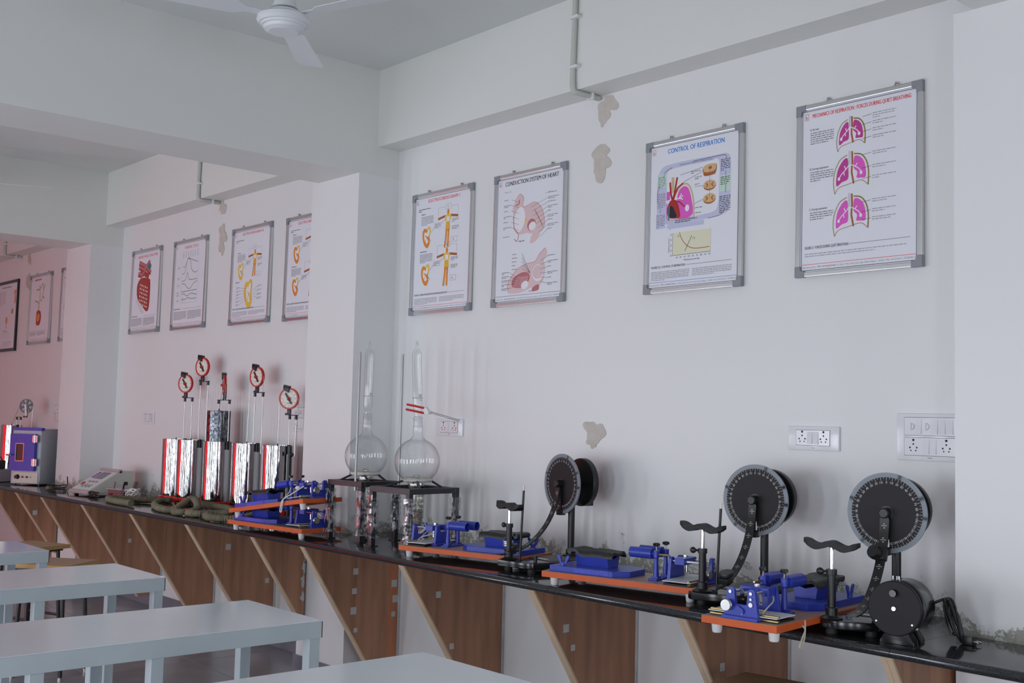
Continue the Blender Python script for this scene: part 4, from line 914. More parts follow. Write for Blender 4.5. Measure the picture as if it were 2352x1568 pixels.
# ================================================================== perimeters
def perimeter(label, chin, rz, carrier, rod, seed, DX, DY, lobe_r=0.05, px1=0.15):
    t = thing('perimeter', label, 'perimeter', (chin[0], chin[1], ZK), rz, group='black perimeters with round degree dials')
    # base casting
    PX, PY = DX + 0.017, DY + 0.040; px0 = min(-0.01, PX - 0.055); px1 = max(px1, PX + 0.04)
    lobe = [(lobe_r * math.cos(a), 0.005 + lobe_r * math.sin(a)) for a in [R(250 - 18 * k) for k in range(9)]]
    pl = lobe + [(-lobe_r + 0.004, 0.07), (px0, 0.10), (px0, PY + 0.05), (px1, PY + 0.05), (px1, 0.02), (px1 - 0.025, -0.005), (0.035, -0.030)]
    m = MB(); m.prism(pl, 0.020, 0.045, bev=0.004); base = m.build('base', 'black_gloss', t, smooth=35)
    m = MB(); m.box((px0 + 0.01, 0.11, 0.0455), (px1 - 0.01, PY + 0.04, 0.047)); m.build('base_mat', 'base_top', base, smooth=0)
    m = MB(); m.box((0.02, 0.125, 0.0472), (0.085, 0.147, 0.0476)); m.build('name_sticker', 'sticker', base, smooth=0)
    for (x, y) in ((0.0, 0.0), (px1 - 0.025, 0.03), (px0 + 0.025, PY + 0.025), (px1 - 0.025, PY + 0.025)):
        m = MB(); m.lathe([(0.016, 0.0), (0.018, 0.006), (0.014, 0.020)], (x, y, 0), seg=16); m.build('rubber_foot', 'rubber', t)
    m = MB(); m.cyl((px1 - 0.02, 0.045, 0.045), (px1 - 0.02, 0.045, 0.072), 0.007, 0.008, 12); m.build('levelling_knob', 'black', t)
    # chin rest
    m = MB(); m.lathe([(0.032, 0.045), (0.034, 0.049), (0.020, 0.054), (0.018, 0.056), (0.018, 0.078), (0.0125, 0.080), (0.0125, 0.175), (0.016, 0.176), (0.016, 0.192), (0.0, 0.192)], seg=20); cp = m.build('chin_post', 'black', t)
    m = MB(); m.cyl((0, 0, 0.19), (0, 0, 0.262), 0.0068, seg=14); m.build('chrome_rod', 'chrome', cp)
    m = MB(); m.cyl((-0.014, 0, 0.184), (-0.026, -0.004, 0.184), 0.004, seg=8); m.sphere((-0.034, -0.006, 0.184), 0.011, 10, 6, sc=(1.1, 0.7, 1)); m.build('clamp_knob', 'black', cp)
    m = MB(); n = 36; prof = []
    for k in range(n + 1):
        u = k / n * 2 - 1; prof.append((u * 0.084, 0.262 + 0.0065 * math.cos(u * 1.9 * math.pi) - 0.003 * u + 0.004 * u * u))
    A, B, C_, D = [], [], [], []
    for k, (x, z) in enumerate(prof):
        u = abs(k / n * 2 - 1); w_ = 0.024 * (1 - 0.75 * max(0, u - 0.8) * 3.2); th = 0.009 * (1 - 0.5 * max(0, u - 0.85) * 4)
        A.append(m._v((x, -w_, z - th))); B.append(m._v((x, w_, z - th))); C_.append(m._v((x, w_ * 0.9, z + th))); D.append(m._v((x, -w_ * 0.9, z + th)))
    for k in range(n):
        for P, Q in ((A, B), (B, C_), (C_, D), (D, A)): m.face([P[k], P[k + 1], Q[k + 1], Q[k]])
    m.face([A[0], B[0], C_[0], D[0]]); m.face([A[n], D[n], C_[n], B[n]]); cr = m.build('chin_cups', 'rubber', t, smooth=70)
    if rod:
        m = MB(); m.cyl((0.038, 0.03, 0.045), (0.050, 0.034, 0.330), 0.0048, seg=12); ro = m.build('fixation_rod', 'black', t)
        m = MB(); m.cyl((0.050, 0.034, 0.330), (0.0511, 0.0345, 0.350), 0.0042, seg=10); m.build('rod_tip', 'dial_face', ro)
    # upright
    m = MB(); m.lathe([(0.034, 0.045), (0.034, 0.052), (0.021, 0.053), (0.021, 0.075), (0.0145, 0.076), (0.0145, 0.262), (0.017, 0.263), (0.017, 0.290), (0, 0.290)], (PX, PY, 0), seg=20); m.build('upright', 'black', t)
    DZ = 0.352
    m = MB(); m.box((PX - 0.012, DY + 0.012, 0.262), (PX + 0.012, DY + 0.135, 0.280), bev=0.002); m.box((PX - 0.014, DY + 0.105, 0.258), (PX + 0.022, DY + 0.14, 0.292), bev=0.002); m.cyl((PX, DY + 0.01, DZ), (PX, DY + 0.12, DZ), 0.010, seg=14); m.box((PX - 0.008, PY - 0.01, 0.28), (PX + 0.008, PY + 0.01, DZ), bev=0.001); m.build('bearing_arm', 'black', t, smooth=30)
    # chart drum behind
    m = MB(); m.lathe([(0.0, 0.0), (0.100, 0.0), (0.103, 0.004), (0.103, 0.026), (0.0, 0.026)], (PX - 0.012, DY + 0.088, DZ + 0.006), (0, 1, 0), seg=48); m.build('chart_disc', 'black', t, smooth=35)
    # dial with a slot at the bottom
    def slotdisc(r0, r1, y0, y1, matn, name, parent, seg=72):
        m = MB(); hs = [k for k in range(seg)]
        for k in range(seg):
            a0, a1 = 2 * math.pi * k / seg - math.pi / 2, 2 * math.pi * (k + 1) / seg - math.pi / 2
            mid = (k + 0.5) * 360 / seg
            ri = r0
            if mid < 7.5: ri = max(r0, r1 * 0.5) if r0 < 0.02 else None
            if mid < 7.5 and r0 < 0.02: continue_outer = True
            if ri is None: continue
            ro_ = r1 if not (mid < 7.5) else r1 * 0.45
            if ro_ <= ri and r0 >= 0.02: continue
            if mid < 7.5: ri = r0
            ca, sa, cb, sb = math.cos(a0), math.sin(a0), math.cos(a1), math.sin(a1)
            ring = [(ri * ca, ri * sa), (ro_ * ca, ro_ * sa), (ro_ * cb, ro_ * sb), (ri * cb, ri * sb)]
            if ri < 1e-6: ring = [(0, 0), (ro_ * ca, ro_ * sa), (ro_ * cb, ro_ * sb)]
            m.prism([(DX + p[0], DZ + p[1]) for p in ring], y0, y1, 'y')
        bmesh.ops.remove_doubles(m.bm, verts=m.bm.verts, dist=1e-6)
        return m.build(name, matn, parent, smooth=25)
    disc = slotdisc(0.0, 0.1125, DY - 0.004, DY + 0.004, 'disc_black', 'dial_disc', t)
    slotdisc(0.1125, 0.127, DY - 0.0035, DY + 0.0035, 'grey_wheel', 'dial_rim', disc)
    # degree scale
    p = Print(1.0, 1.0, DY - 0.0046)
    def at(r_, deg): return (0.5 + DX + r_ * math.sin(R(deg)), 1.0 - (DZ + r_ * math.cos(R(deg))))
    wh = rgb(205, 205, 205)
    for d in range(-175, 180, 5):
        if 172 < d % 360 < 181: continue
        r0 = 0.1015 if d % 10 == 0 else 0.107
        p.line([at(r0, d), at(0.1124, d)], 0.0009, wh)
    for d in range(-170, 180, 10):
        u, v = at(0.0925, d); s_ = str(abs(d)); p.text(s_, u, v, 0.0075, wh, 0.0046 * len(s_), 'c', -R(d))
    for d in range(0, 360, 3): p.line([at(0.113, d), at(0.121, d)], 0.0004, rgb(110, 118, 126))
    p.build('degree_scale', disc)
    # arc arm: quarter circle band centred on the eye
    m = MB(); RA = 0.285; n = 40; hub = DY - 0.022; w_ = 0.0148; th = 0.0022; L_ = []
    def arc(th_, rr): return (hub - RA + rr * math.cos(th_), DZ - rr * math.sin(th_))
    ring = []
    for k in range(n + 1):
        a = R(-3 + 95 * k / n); yo, zo = arc(a, RA + th); yi, zi = arc(a, RA - th); ww = w_ * (0.72 if k < 3 else 1)
        ring.append([m._v((DX - ww, yi, zi)), m._v((DX + ww, yi, zi)), m._v((DX + ww, yo, zo)), m._v((DX - ww, yo, zo))])
    for k in range(n):
        for q in range(4): m.face([ring[k][q], ring[k][(q + 1) % 4], ring[k + 1][(q + 1) % 4], ring[k + 1][q]])
    m.face(ring[0]); m.face(list(reversed(ring[n]))); arm = m.build('arc_arm', 'black', t, smooth=30)
    m = MB()
    for k in range(10):
        a = R(8 + 9.0 * k)
        for (da, wx0, wx1) in ((0.0, -0.009, 0.009), (0.022, -0.002, 0.003), (-0.022, -0.003, 0.002)):
            q = []
            for aa, x in ((a + da - 0.0022, wx0), (a + da - 0.0022, wx1), (a + da + 0.0022 + abs(da) * 0.12, wx1), (a + da + 0.0022 + abs(da) * 0.12, wx0)):
                yy, zz = arc(aa, RA - th - 0.0003); q.append((DX + x, yy, zz))
            m.poly(q)
    m.build('arm_graduations', 'dial_face', arm, smooth=0, kind='stuff')
    m = MB(); m.lathe([(0.0, -0.034), (0.013, -0.034), (0.016, -0.030), (0.016, -0.002), (0.022, -0.002), (0.022, 0.0)], (DX, DY - 0.003, DZ), (0, 1, 0), seg=22); m.box((DX - 0.016, DY - 0.012, DZ - 0.085), (DX + 0.004, DY - 0.004, DZ), bev=0.001); m.build('hub', 'black', t, smooth=35)
    m = MB(); m.box((DX - 0.014, DY - 0.02, DZ - 0.133), (DX + 0.013, DY + 0.012, DZ - 0.108), bev=0.004); m.build('stop_block', 'black', t, smooth=35)
    # target carrier
    a = R(carrier); yy, zz = arc(a, RA - 0.012)
    T_ = Matrix.Translation((DX, yy, zz)) @ Matrix.Rotation(-a, 4, 'X')
    m = MB(); m.M = T_
    m.box((-0.019, -0.006, -0.018), (0.019, 0.018, 0.018), bev=0.003)
    if carrier > 60: m.lathe([(0, -0.020), (0.024, -0.020), (0.026, -0.016), (0.026, -0.008), (0, -0.008)], (0.0, 0, 0.012), (0, 1, 0.0), seg=24)
    else: m.lathe([(0, -0.022), (0.020, -0.022), (0.022, -0.016), (0.022, -0.004), (0, -0.004)], (-0.012, 0, 0.0), (0.3, 1, 0.0), seg=24)
    m.cyl((-0.019, 0, 0.0), (-0.036, 0, 0.004), 0.004, seg=8)
    m.build('target_carrier', 'black', arm, smooth=35)
    if seed == 1:
        for k in range(3):
            m = MB(); m.cyl((DX - 0.005, 0.005, 0.100 + 0.007 * k), (DX - 0.005, 0.005, 0.104 + 0.007 * k), 0.022, seg=22); m.build('weight_disc', 'steel', t)
    return t
perimeter('black perimeter with dial turned sideways, left of the three, just right of the glass flasks', (-3.520, -0.485), -8.0, 80, True, 1, -0.008, 0.2715)
perimeter('black perimeter with a tall thin rod beside its chin rest, middle of the three', (-2.500, -0.495), 10.0, 72, True, 2, 0.0705, 0.2565)
perimeter('black perimeter beside the motor drum, target carrier high on its arm', (-1.930, -0.590), 12.0, 27, False, 3, 0.078, 0.270, 0.034, 0.10)

# ================================================================== black motor drum
def motor():
    t = thing('motor_drum', 'round black motor drum on a cast foot beside the right pillar', 'motor', (-1.728, -0.535, ZK), 9.0)
    zc = 0.105; r = 0.078
    m = MB(); m.lathe([(0, -0.068), (r - 0.003, -0.068), (r, -0.065), (r, -0.056), (r - 0.004, -0.054), (r - 0.004, -0.050)], (0, 0, zc), (0, 1, 0), seg=56); fp = m.build('front_plate', 'disc_black', t, smooth=35)
    m = MB(); m.lathe([(r - 0.006, -0.052), (r - 0.006, -0.034), (r - 0.001, -0.030), (r - 0.001, 0.045), (r - 0.012, 0.066), (r - 0.036, 0.078), (0, 0.080)], (0, 0, zc), (0, 1, 0), seg=56); bd = m.build('housing', 'black_gloss', t, smooth=35)
    m = MB(); m.lathe([(r - 0.0045, -0.034), (r - 0.0005, -0.032), (r - 0.0005, -0.026), (r - 0.004, -0.025)], (0, 0, zc), (0, 1, 0), seg=56, cap=False); m.build('band', 'dark_steel', bd)
    m = MB(); m.prism([(-0.050, 0.0), (0.050, 0.0), (0.050, 0.012), (0.024, 0.046), (0.018, 0.058), (-0.018, 0.058), (-0.024, 0.046), (-0.050, 0.012)], -0.050, -0.012, 'y', bev=0.003); m.build('foot', 'black_gloss', t, smooth=35)
    m = MB(); m.prism([(-0.046, 0.0), (0.046, 0.0), (0.046, 0.010), (0.022, 0.050), (-0.022, 0.050), (-0.046, 0.010)], 0.012, 0.050, 'y', bev=0.003); m.build('foot', 'black_gloss', t, smooth=35)
    for (x, z, rr, mt) in ((0.0, 0.0, 0.0085, 'chrome'), (-0.052, -0.040, 0.0042, 'steel'), (0.052, -0.040, 0.0042, 'steel')):
        m = MB(); m.lathe([(0, -0.074 if rr > 0.006 else -0.0705), (rr * 0.7, -0.074 if rr > 0.006 else -0.0705), (rr, -0.0675)], (x, 0, zc + z), (0, 1, 0), seg=16); m.build('screw', mt, fp)
    m = MB(); m.lathe([(0.0, -0.082), (0.010, -0.082), (0.011, -0.068)], (0.0, 0, zc + 0.044), (0, 1, 0), seg=18); m.build('shaft_boss', 'black_gloss', fp)
    for x in (-0.012, 0.0, 0.006):
        m = MB(); m.cyl((x, -0.045, zc + 0.070), (x, -0.045, zc + 0.090), 0.0022, seg=8); m.build('terminal_pin', 'chrome', bd)
    m = MB(); m.sphere((0.050, -0.030, zc - 0.054), 0.006, 8, 6); m.build('oil_cap', 'sticker', bd)
    return t
MOT = motor()
t = thing('power_cord', 'coiled black power cord with plug behind the motor drum', 'power cord', (-1.650, -0.40, ZK))
m = MB(); rr = random.Random(4); pts = [(-0.055, 0.000, 0.105)]
for k in range(9):
    a = k * 2.2; pts += [(-0.012 + 0.016 * math.sin(a), 0.005 + 0.016 * math.cos(a * 1.7), 0.120 - 0.010 * (k % 4)), (0.002 + 0.020 * math.cos(a), -0.006 + 0.014 * math.sin(a), 0.070 + 0.01 * (k % 2)), (0.020 + 0.018 * math.cos(a), -0.006 + 0.014 * math.sin(a), 0.008 + 0.012 * (k % 3))]
pts += [(0.035, -0.005, 0.006), (0.045, -0.005, 0.010)]
m.tube(smooth_path(pts, 6), 0.0042, 7); m.build('cord', 'black', t)
m = MB(); m.box((0.040, -0.020, 0.0), (0.072, 0.012, 0.028), bev=0.006); pl = m.build('plug', 'black', t, smooth=35)
for y in (-0.012, 0.004):
    m = MB(); m.cyl((0.071, y, 0.012), (0.088, y, 0.010), 0.003, seg=8); m.build('pin', 'chrome', pl)

# ================================================================== glass flasks with condensers on stands
def flask_stand(label, cx, cy, rz, h, w_, d_, rodpos, flask):
    t = thing('flask_stand', label, 'stand', (cx, cy, ZK), rz, group='black steel flask stands')
    a, b = w_ / 2, d_ / 2; s = 0.0125
    for sx in (-1, 1):
        for sy in (-1, 1):
            x, y = sx * (a - s), sy * (b - s)
            m = MB(); m.box((x - s, y - s, 0.004), (x + s, y + s, h - 0.026), bev=0.001); lg = m.build('leg', 'dark_steel', t, smooth=0)
            m = MB(); m.box((x - 0.022, y - 0.022, 0.0), (x + 0.022, y + 0.022, 0.005)); m.build('foot_pad', 'black', lg, smooth=0)
            # crinkled plastic wrap
            m = MB(); rnd = random.Random(int((x + 3) * 1000 + y * 77)); n = 22; prev = None; z0, z1 = (0.035 if sy < 0 else 0.05), h - 0.045
            for k in range(n + 1):
                z = z0 + (z1 - z0) * k / n; e = s + 0.0035 + rnd.uniform(0, 0.0045) + (0.008 if k < 2 else 0)
                ring = [m._v((x + e * cx_ + rnd.uniform(-.0015, .0015), y + e * cy_ + rnd.uniform(-.0015, .0015), z + rnd.uniform(-.003, .003))) for cx_, cy_ in ((-1, -1), (0, -1.05), (1, -1), (1.05, 0), (1, 1), (0, 1.05), (-1, 1), (-1.05, 0))]
                if prev:
                    for q in range(8): m.face([prev[q], prev[(q + 1) % 8], ring[(q + 1) % 8], ring[q]])
                prev = ring
            m.build('plastic_wrap', 'plastic_wrap', lg, smooth=20)
    for p0, p1 in (((-a, -b), (a, -b + 2 * s)), ((-a, b - 2 * s), (a, b)), ((-a, -b + 2 * s), (-a + 2 * s, b - 2 * s)), ((a - 2 * s, -b + 2 * s), (a, b - 2 * s))):
        m = MB(); m.box((p0[0], p0[1], h - 0.026), (p1[0], p1[1], h), bev=0.001); m.build('top_rail', 'dark_steel', t, smooth=0)
    fx, fy = flask
    for k in range(4):
        an = R(45 + 90 * k); m = MB(); ex = math.copysign(a - 0.02, math.cos(an)); ey = math.copysign(b - 0.02, math.sin(an)) * 0.55
        m.cyl((fx + 0.062 * math.cos(an), fy + 0.062 * math.sin(an), h + 0.030), (ex, ey, h - 0.004), 0.0055, seg=8); m.build('support_strut', 'dark_steel', t)
    m = MB(); m.tube([(fx + 0.066 * math.cos(2 * math.pi * k / 36), fy + 0.066 * math.sin(2 * math.pi * k / 36), h + 0.034 + 0.0015 * math.sin(k * 2.3)) for k in range(36)], 0.0095, 9, True); m.build('rope_ring', 'rope', t)
    # retort rod
    m = MB(); m.cyl((rodpos[0], rodpos[1], h - 0.040), (rodpos[0] + rodpos[2], rodpos[1], h + 0.642), 0.0062, seg=12); m.cyl((rodpos[0], rodpos[1], h - 0.045), (rodpos[0], rodpos[1], h - 0.026), 0.008, seg=8); m.build('retort_rod', 'rod_grey', t)
    return t
def flask(label, x, y, zc, r, lean, neck, split):
    t = thing('distilling_flask', label, 'flask', (x, y, zc), 0, group='round glass distilling flasks with condensers')
    n = 26; prof = []
    for k in range(n + 1):
        a = math.pi * k / n
        if a < 0.42 or a > math.pi - 0.30: continue
        prof.append((r * math.sin(a), -r * math.cos(a)))
    rn = prof[-1][0]; prof = [(0.045, -r * 0.93)] + prof + [(rn * 0.86, r * 0.985), (0.0235, r * 1.0 + 0.012), (0.0235, r + 0.055), (0.025, r + 0.060)]
    m = MB(); m.lathe(prof, seg=56, cap=False); m.build('flask_body', 'glass', t, smooth=60)
    # heater well and coil under the flask
    m = MB(); m.lathe([(0.012, -r * 0.90), (0.012, -r * 0.66), (0.016, -r * 0.62), (0.010, -r * 0.60)], seg=18, cap=False); m.sphere((0, 0, -r * 0.80), 0.021, 16, 10); m.build('heater_well', 'coil_glass', t)
    m = MB(); pts = []
    for k in range(120):
        a = k * 2 * math.pi / 16; pts.append((0.034 * math.cos(a), 0.034 * math.sin(a), -r * 0.98 - 0.0016 * k))
    m.tube(pts, 0.0058, 7); m.build('glass_coil', 'coil_glass', t)
    m = MB(); m.lathe([(0.040, -r * 0.96), (0.042, -r - 0.10), (0.030, -r - 0.185), (0.018, -r - 0.20)], seg=24, cap=False); m.build('coil_jacket', 'coil_glass', t)
    if lean < 0:
        m = MB(); m.box((-0.034, -0.030, -r - 0.235), (0.044, 0.030, -r - 0.195), bev=0.004); m.build('coil_base', 'coil_glass', t, smooth=30)
        m = MB(); m.box((-0.012, -0.012, -zc + ZK + 0.0), (0.012, 0.012, -r - 0.235), bev=0.002); m.build('coil_support', 'dark_steel', t, smooth=0)
    else:
        m = MB(); m.lathe([(0.012, -r - 0.20), (0.028, -r - 0.215), (0.028, -r - 0.235), (0.010, -r - 0.250), (0.010, -r - 0.268)], seg=20, cap=False); m.build('drip_bulb', 'coil_glass', t)
    # neck joint and condenser
    c = bpy.data.objects.new('condenser', None); COL.objects.link(c); c.parent = t; c.location = (0, 0, r + 0.055); c.rotation_euler = (0, R(lean), 0)
    m = MB(); m.lathe([(0.0215, 0.0), (0.0215, 0.036), (0.0235, 0.040), (0.0235, 0.046), (0.017, 0.050)], seg=26, cap=False); m.build('ground_joint', 'ground_glass', t).parent = c
    z = 0.048
    if split:
        pj = [(0.016, z), (0.016, z + 0.022), (0.022, z + 0.032), (0.0235, z + 0.04), (0.0235, z + 0.092)]
    else:
        pj = [(0.016, z), (0.019, z + 0.02), (0.023, z + 0.045), (0.0235, z + 0.09)]
    zt = neck
    pj += [(0.0235, zt - 0.03), (0.021, zt - 0.012), (0.012, zt), (0.006, zt + 0.012), (0.006, zt + 0.03)]
    m = MB(); m.lathe(pj, seg=30, cap=False); m.build('jacket', 'glass', c, smooth=60)
    m = MB(); m.lathe([(0.0145, z + 0.092), (0.0145, zt - 0.04), (0.010, zt - 0.02), (0.0045, zt)], seg=22, cap=False); m.build('inner_tube', 'glass', c, smooth=60)
    m = MB(); m.tube([(0.0238 * math.cos(k * math.pi / 14), 0.0238 * math.sin(k * math.pi / 14), z + 0.092) for k in range(28)], 0.0018, 6, True); m.build('seal_ring', 'coil_glass', c)
    m = MB(); m.tube(smooth_path([(0.022, -0.004, z + 0.100), (0.040, -0.012, z + 0.104), (0.052, -0.02, z + 0.098), (0.060, -0.026, z + 0.074)], 6), 0.0055, 10); m.build('side_arm', 'coil_glass', c)
    m = MB(); m.tube(smooth_path([(0.0, 0.0, zt + 0.026), (0.004, -0.002, zt + 0.036), (0.014, -0.008, zt + 0.036), (0.030, -0.018, zt + 0.014)], 6), 0.005, 10); m.build('top_outlet', 'glass', c)
    return t, c
flask_stand('black stand wrapped in plastic under the left glass flask, nearer the pillar', -4.80, -0.345, 4.0, 0.298, 0.275, 0.245, (0.075, -0.11, 0.004), (0.0, 0.01))
flask_stand('black stand wrapped in plastic under the right glass flask', -4.395, -0.325, 4.0, 0.288, 0.295, 0.315, (-0.135, 0.012, 0.003), (0.0, 0.02))
F1, C1 = flask('left round glass flask with upright condenser, nearer the pillar', -4.800, -0.335, ZK + 0.420, 0.109, 0.3, 0.376, True)
F2, C2 = flask('right round glass flask with leaning condenser', -4.395, -0.315, ZK + 0.410, 0.110, -4.3, 0.376, False)
t = thing('retort_clamp', 'steel clamp with red rubber fingers gripping the right condenser', 'clamp', (-4.405, -0.335, ZK + 0.658), 0)
m = MB(); m.tube([(0.085, 0.03, -0.01), (0.215, 0.11, -0.048)], 0.0045, 10); m.build('clamp_rod', 'steel', t)
m = MB(); m.prism([(0.055, -0.002), (0.068, -0.020), (0.095, -0.022), (0.098, -0.010), (0.072, 0.014)], 0.012, 0.030, 'y', bev=0.002); m.build('clamp_jaw_body', 'cord_white', t, smooth=0)
for dz, dy in ((0.020, -0.026), (-0.004, -0.030)):
    m = MB(); m.tube([(-0.022, dy, dz + 0.004), (0.02, dy + 0.008, dz - 0.002), (0.060, 0.016, dz - 0.012)], 0.0055, 8); m.build('rubber_finger', 'red_rim', t)

# ================================================================== spirometers
def spirometer(label, x, y, hp, dial_yaw, posts, dialx, raised=False, chain=True, wheel='red_rim', R_=0.088, clampknob=False, H=0.435, faceless=False):
    t = thing('spirometer', label, 'spirometer', (x, y, ZK), 0, group='polished steel spirometers with red bases')
    for k in range(3):
        a = R(-90 + 120 * k); px, py = (R_ + 0.012) * math.cos(a), (R_ + 0.012) * math.sin(a)
        m = MB(); m.cyl((px, py, 0.0), (px, py, 0.03), 0.006, seg=10); m.cyl((px, py, 0.0), (px, py, 0.008), 0.012, 0.010, 12); ft = m.build('levelling_foot', 'steel', t)
    m = MB(); m.lathe([(R_ - 0.03, 0.022), (R_ + 0.006, 0.022), (R_ + 0.006, 0.030), (R_ + 0.010, 0.032), (R_ + 0.010, 0.048), (R_ + 0.001, 0.052), (R_ - 0.03, 0.052)], seg=48)
    for k in range(3):
        a = R(-90 + 120 * k); m.cyl(((R_ + 0.012) * math.cos(a), (R_ + 0.012) * math.sin(a), 0.018), ((R_ + 0.012) * math.cos(a), (R_ + 0.012) * math.sin(a), 0.046), 0.014, seg=14)
    m.cyl((0.03, -R_ + 0.01, 0.034), (0.036, -R_ - 0.03, 0.034), 0.013, seg=14); m.build('base_ring', 'red_enamel', t, smooth=35)
    m = MB(); m.lathe([(R_, 0.050), (R_, H - 0.004), (R_ + 0.0025, H - 0.003), (R_ + 0.0025, H), (R_ - 0.004, H), (R_ - 0.004, H - 0.012)], seg=64, cap=False); m.build('tank', 'mirror_steel', t, smooth=45)
    rb = R_ - 0.012; zb = H + (0.200 if raised else -0.004)
    m = MB(); m.lathe([(rb, H - 0.06), (rb, zb - 0.002), (rb - 0.002, zb), (0, zb + 0.003)], seg=56, cap=False); m.build('bell', 'bell_steel' if raised else 'mirror_steel', t, smooth=35)
    m = MB(); m.cyl((0, 0, zb), (0, 0, zb + 0.014), 0.004, seg=10); m.build('bell_stud', 'black', t)
    p0, p1 = posts; yo = 0.02
    for px in (p0, p1):
        rr = math.hypot(px, yo); z0 = H - 0.005 if rr < R_ + 0.02 else H - 0.06
        m = MB(); m.cyl((px, yo, z0), (px, yo, hp - 0.012), 0.0032, seg=10); po = m.build('post', 'steel', t)
        m = MB(); m.cyl((px, yo, hp - 0.026), (px, yo, hp - 0.002), 0.0085, seg=12); m.build('collar', 'black', po)
    m = MB(); m.box((p0 - 0.012, yo - 0.005, hp - 0.003), (p1 + 0.014, yo + 0.005, hp + 0.002), bev=0.001); m.build('cross_bar', 'dark_steel', t, smooth=0)
    # black clamp on the tank wall
    m = MB(); ax = R_ + 0.008; m.box((ax - 0.004, yo - 0.009, H - 0.050), (ax + 0.010, yo + 0.009, H + 0.006), bev=0.002); m.build('clamp', 'black', t, smooth=0)
    if clampknob:
        m = MB(); m.cyl((ax + 0.014, yo, 0.0), (ax + 0.014, yo, H), 0.0115, seg=14); m.build('drain_pipe', 'black', t)
        m = MB(); m.cyl((ax + 0.02, yo, H - 0.05), (ax + 0.045, yo - 0.01, H - 0.05), 0.005, seg=8); m.sphere((ax + 0.054, yo - 0.012, H - 0.05), 0.014, 10, 8); m.build('clamp_knob', 'black', t)
    # pulley dial
    d = bpy.data.objects.new('pulley', None); COL.objects.link(d); d.parent = t; d.location = (dialx, yo, hp + 0.098); d.rotation_euler = (0, 0, R(dial_yaw))
    rw = 0.064
    if faceless:
        m = MB(); m.lathe([(rw, -0.006), (rw, 0.006), (rw - 0.010, 0.006), (rw - 0.010, -0.006)], (0, 0, 0), (0, 1, 0), seg=40, cap=False); m.m = 0
        m.lathe([(rw, -0.006), (rw - 0.010, -0.006)], (0, 0, 0), (0, 1, 0), seg=40, cap=False)
        m.lathe([(0, -0.004), (0.020, -0.004), (0.020, 0.004), (0, 0.004)], (0, 0, 0), (0, 1, 0), seg=24)
        for k in range(6):
            a = R(60 * k + 15); m.cyl((0.014 * math.cos(a), 0, 0.014 * math.sin(a)), ((rw - 0.004) * math.cos(a), 0, (rw - 0.004) * math.sin(a)), 0.009, 0.014, seg=8)
        m.build('wheel', wheel, d, smooth=35)
        m = MB(); m.prism([(-0.010, 0.015), (0.008, 0.018), (0.020, -0.085), (0.002, -0.09)], -0.016, -0.008, 'y'); m.build('hanger', 'white_plastic', d, smooth=0)
    else:
        m = MB(); m.lathe([(0, 0.006), (rw - 0.001, 0.006), (rw, 0.008), (rw, 0.003), (rw - 0.005, 0.0), (rw, -0.003), (rw, -0.008), (rw - 0.009, -0.008), (rw - 0.009, -0.0045), (0, -0.0045)], (0, 0, 0), (0, 1, 0), seg=48); m.build('wheel', wheel, d, smooth=35)
        m = MB(); m.lathe([(0, -0.0052), (rw - 0.009, -0.0052)], (0, 0, 0), (0, 1, 0), seg=40, cap=False); m.build('dial_face', 'dial_face', d, smooth=0)
        p = Print(1, 1, -0.0056)
        for k in range(12): 
            a = R(30 * k); p.line([(0.5 + 0.043 * math.sin(a), 1 - 0.043 * math.cos(a)), (0.5 + 0.049 * math.sin(a), 1 - 0.049 * math.cos(a))], 0.003, INK['k'])
        p.curve([(0.5 + 0.036 * math.sin(k * .5236), 1 - 0.036 * math.cos(k * .5236)) for k in range(12)], 0.0008, INK['g'], closed=True)
        p.line([(0.487, 1.028), (0.513, 1.028)], 0.004, INK['g']); p.build('dial_marks', d)
        m = MB(); m.prism([(-0.026, 0.030), (-0.019, 0.034), (0.006, 0.0), (0.024, -0.030), (0.016, -0.034), (-0.006, -0.004)], -0.011, -0.0075, 'y'); m.build('pointer', 'black', d, smooth=0)
        m = MB(); m.lathe([(0, -0.026), (0.004, -0.026), (0.0095, -0.018), (0.0095, -0.008), (0, -0.008)], (0.003, 0, -0.002), (0, 1, 0), seg=16); m.build('pointer_knob', 'red_rim', d)
    if not faceless:
        m = MB(); m.prism([(-0.034, 0.052), (-0.016, 0.044), (0.002, 0.034), (0.004, 0.072), (-0.030, 0.080)], -0.018, -0.012, 'y'); m.prism([(-0.034, 0.062), (0.004, 0.062), (0.004, 0.074), (-0.030, 0.082)], -0.018, 0.012, 'y'); m.build('top_bracket', 'black', d, smooth=0)
    m = MB(); m.box((-0.009, -0.006, -0.094), (0.014, 0.010, -0.062), bev=0.003); m.box((-0.022, -0.008, -0.100), (0.010, 0.012, -0.086), bev=0.003); m.cyl((0, -0.006, 0), (0, 0.016, 0), 0.006, seg=10); m.box((-0.007, 0.008, -0.09), (0.007, 0.015, 0.005), bev=0.001); m.build('pulley_bracket', 'dark_steel', d, smooth=30)
    if chain:
        a = R(dial_yaw); dx, dy = math.cos(a) * rw, math.sin(a) * rw
        m = MB(); m.tube([(0.0, 0.0, zb + 0.012), (dialx - dx, yo - dy, hp + 0.10)], 0.0015, 5); m.tube([(dialx + dx, yo + dy, hp + 0.10), (dialx + dx - 0.01, yo + dy, H - 0.02)], 0.0015, 5); m.build('cord', 'steel', t)
    return t
spirometer('polished steel spirometer at the far left of the row of five, half behind its neighbour', -7.396, -0.150, 0.720, 20, (0.070, 0.180), 0.070, chain=False)
spirometer('polished steel spirometer with the highest red dial, second in the row', -7.169, -0.150, 0.830, 15, (0.068, 0.178), 0.088, chain=False)
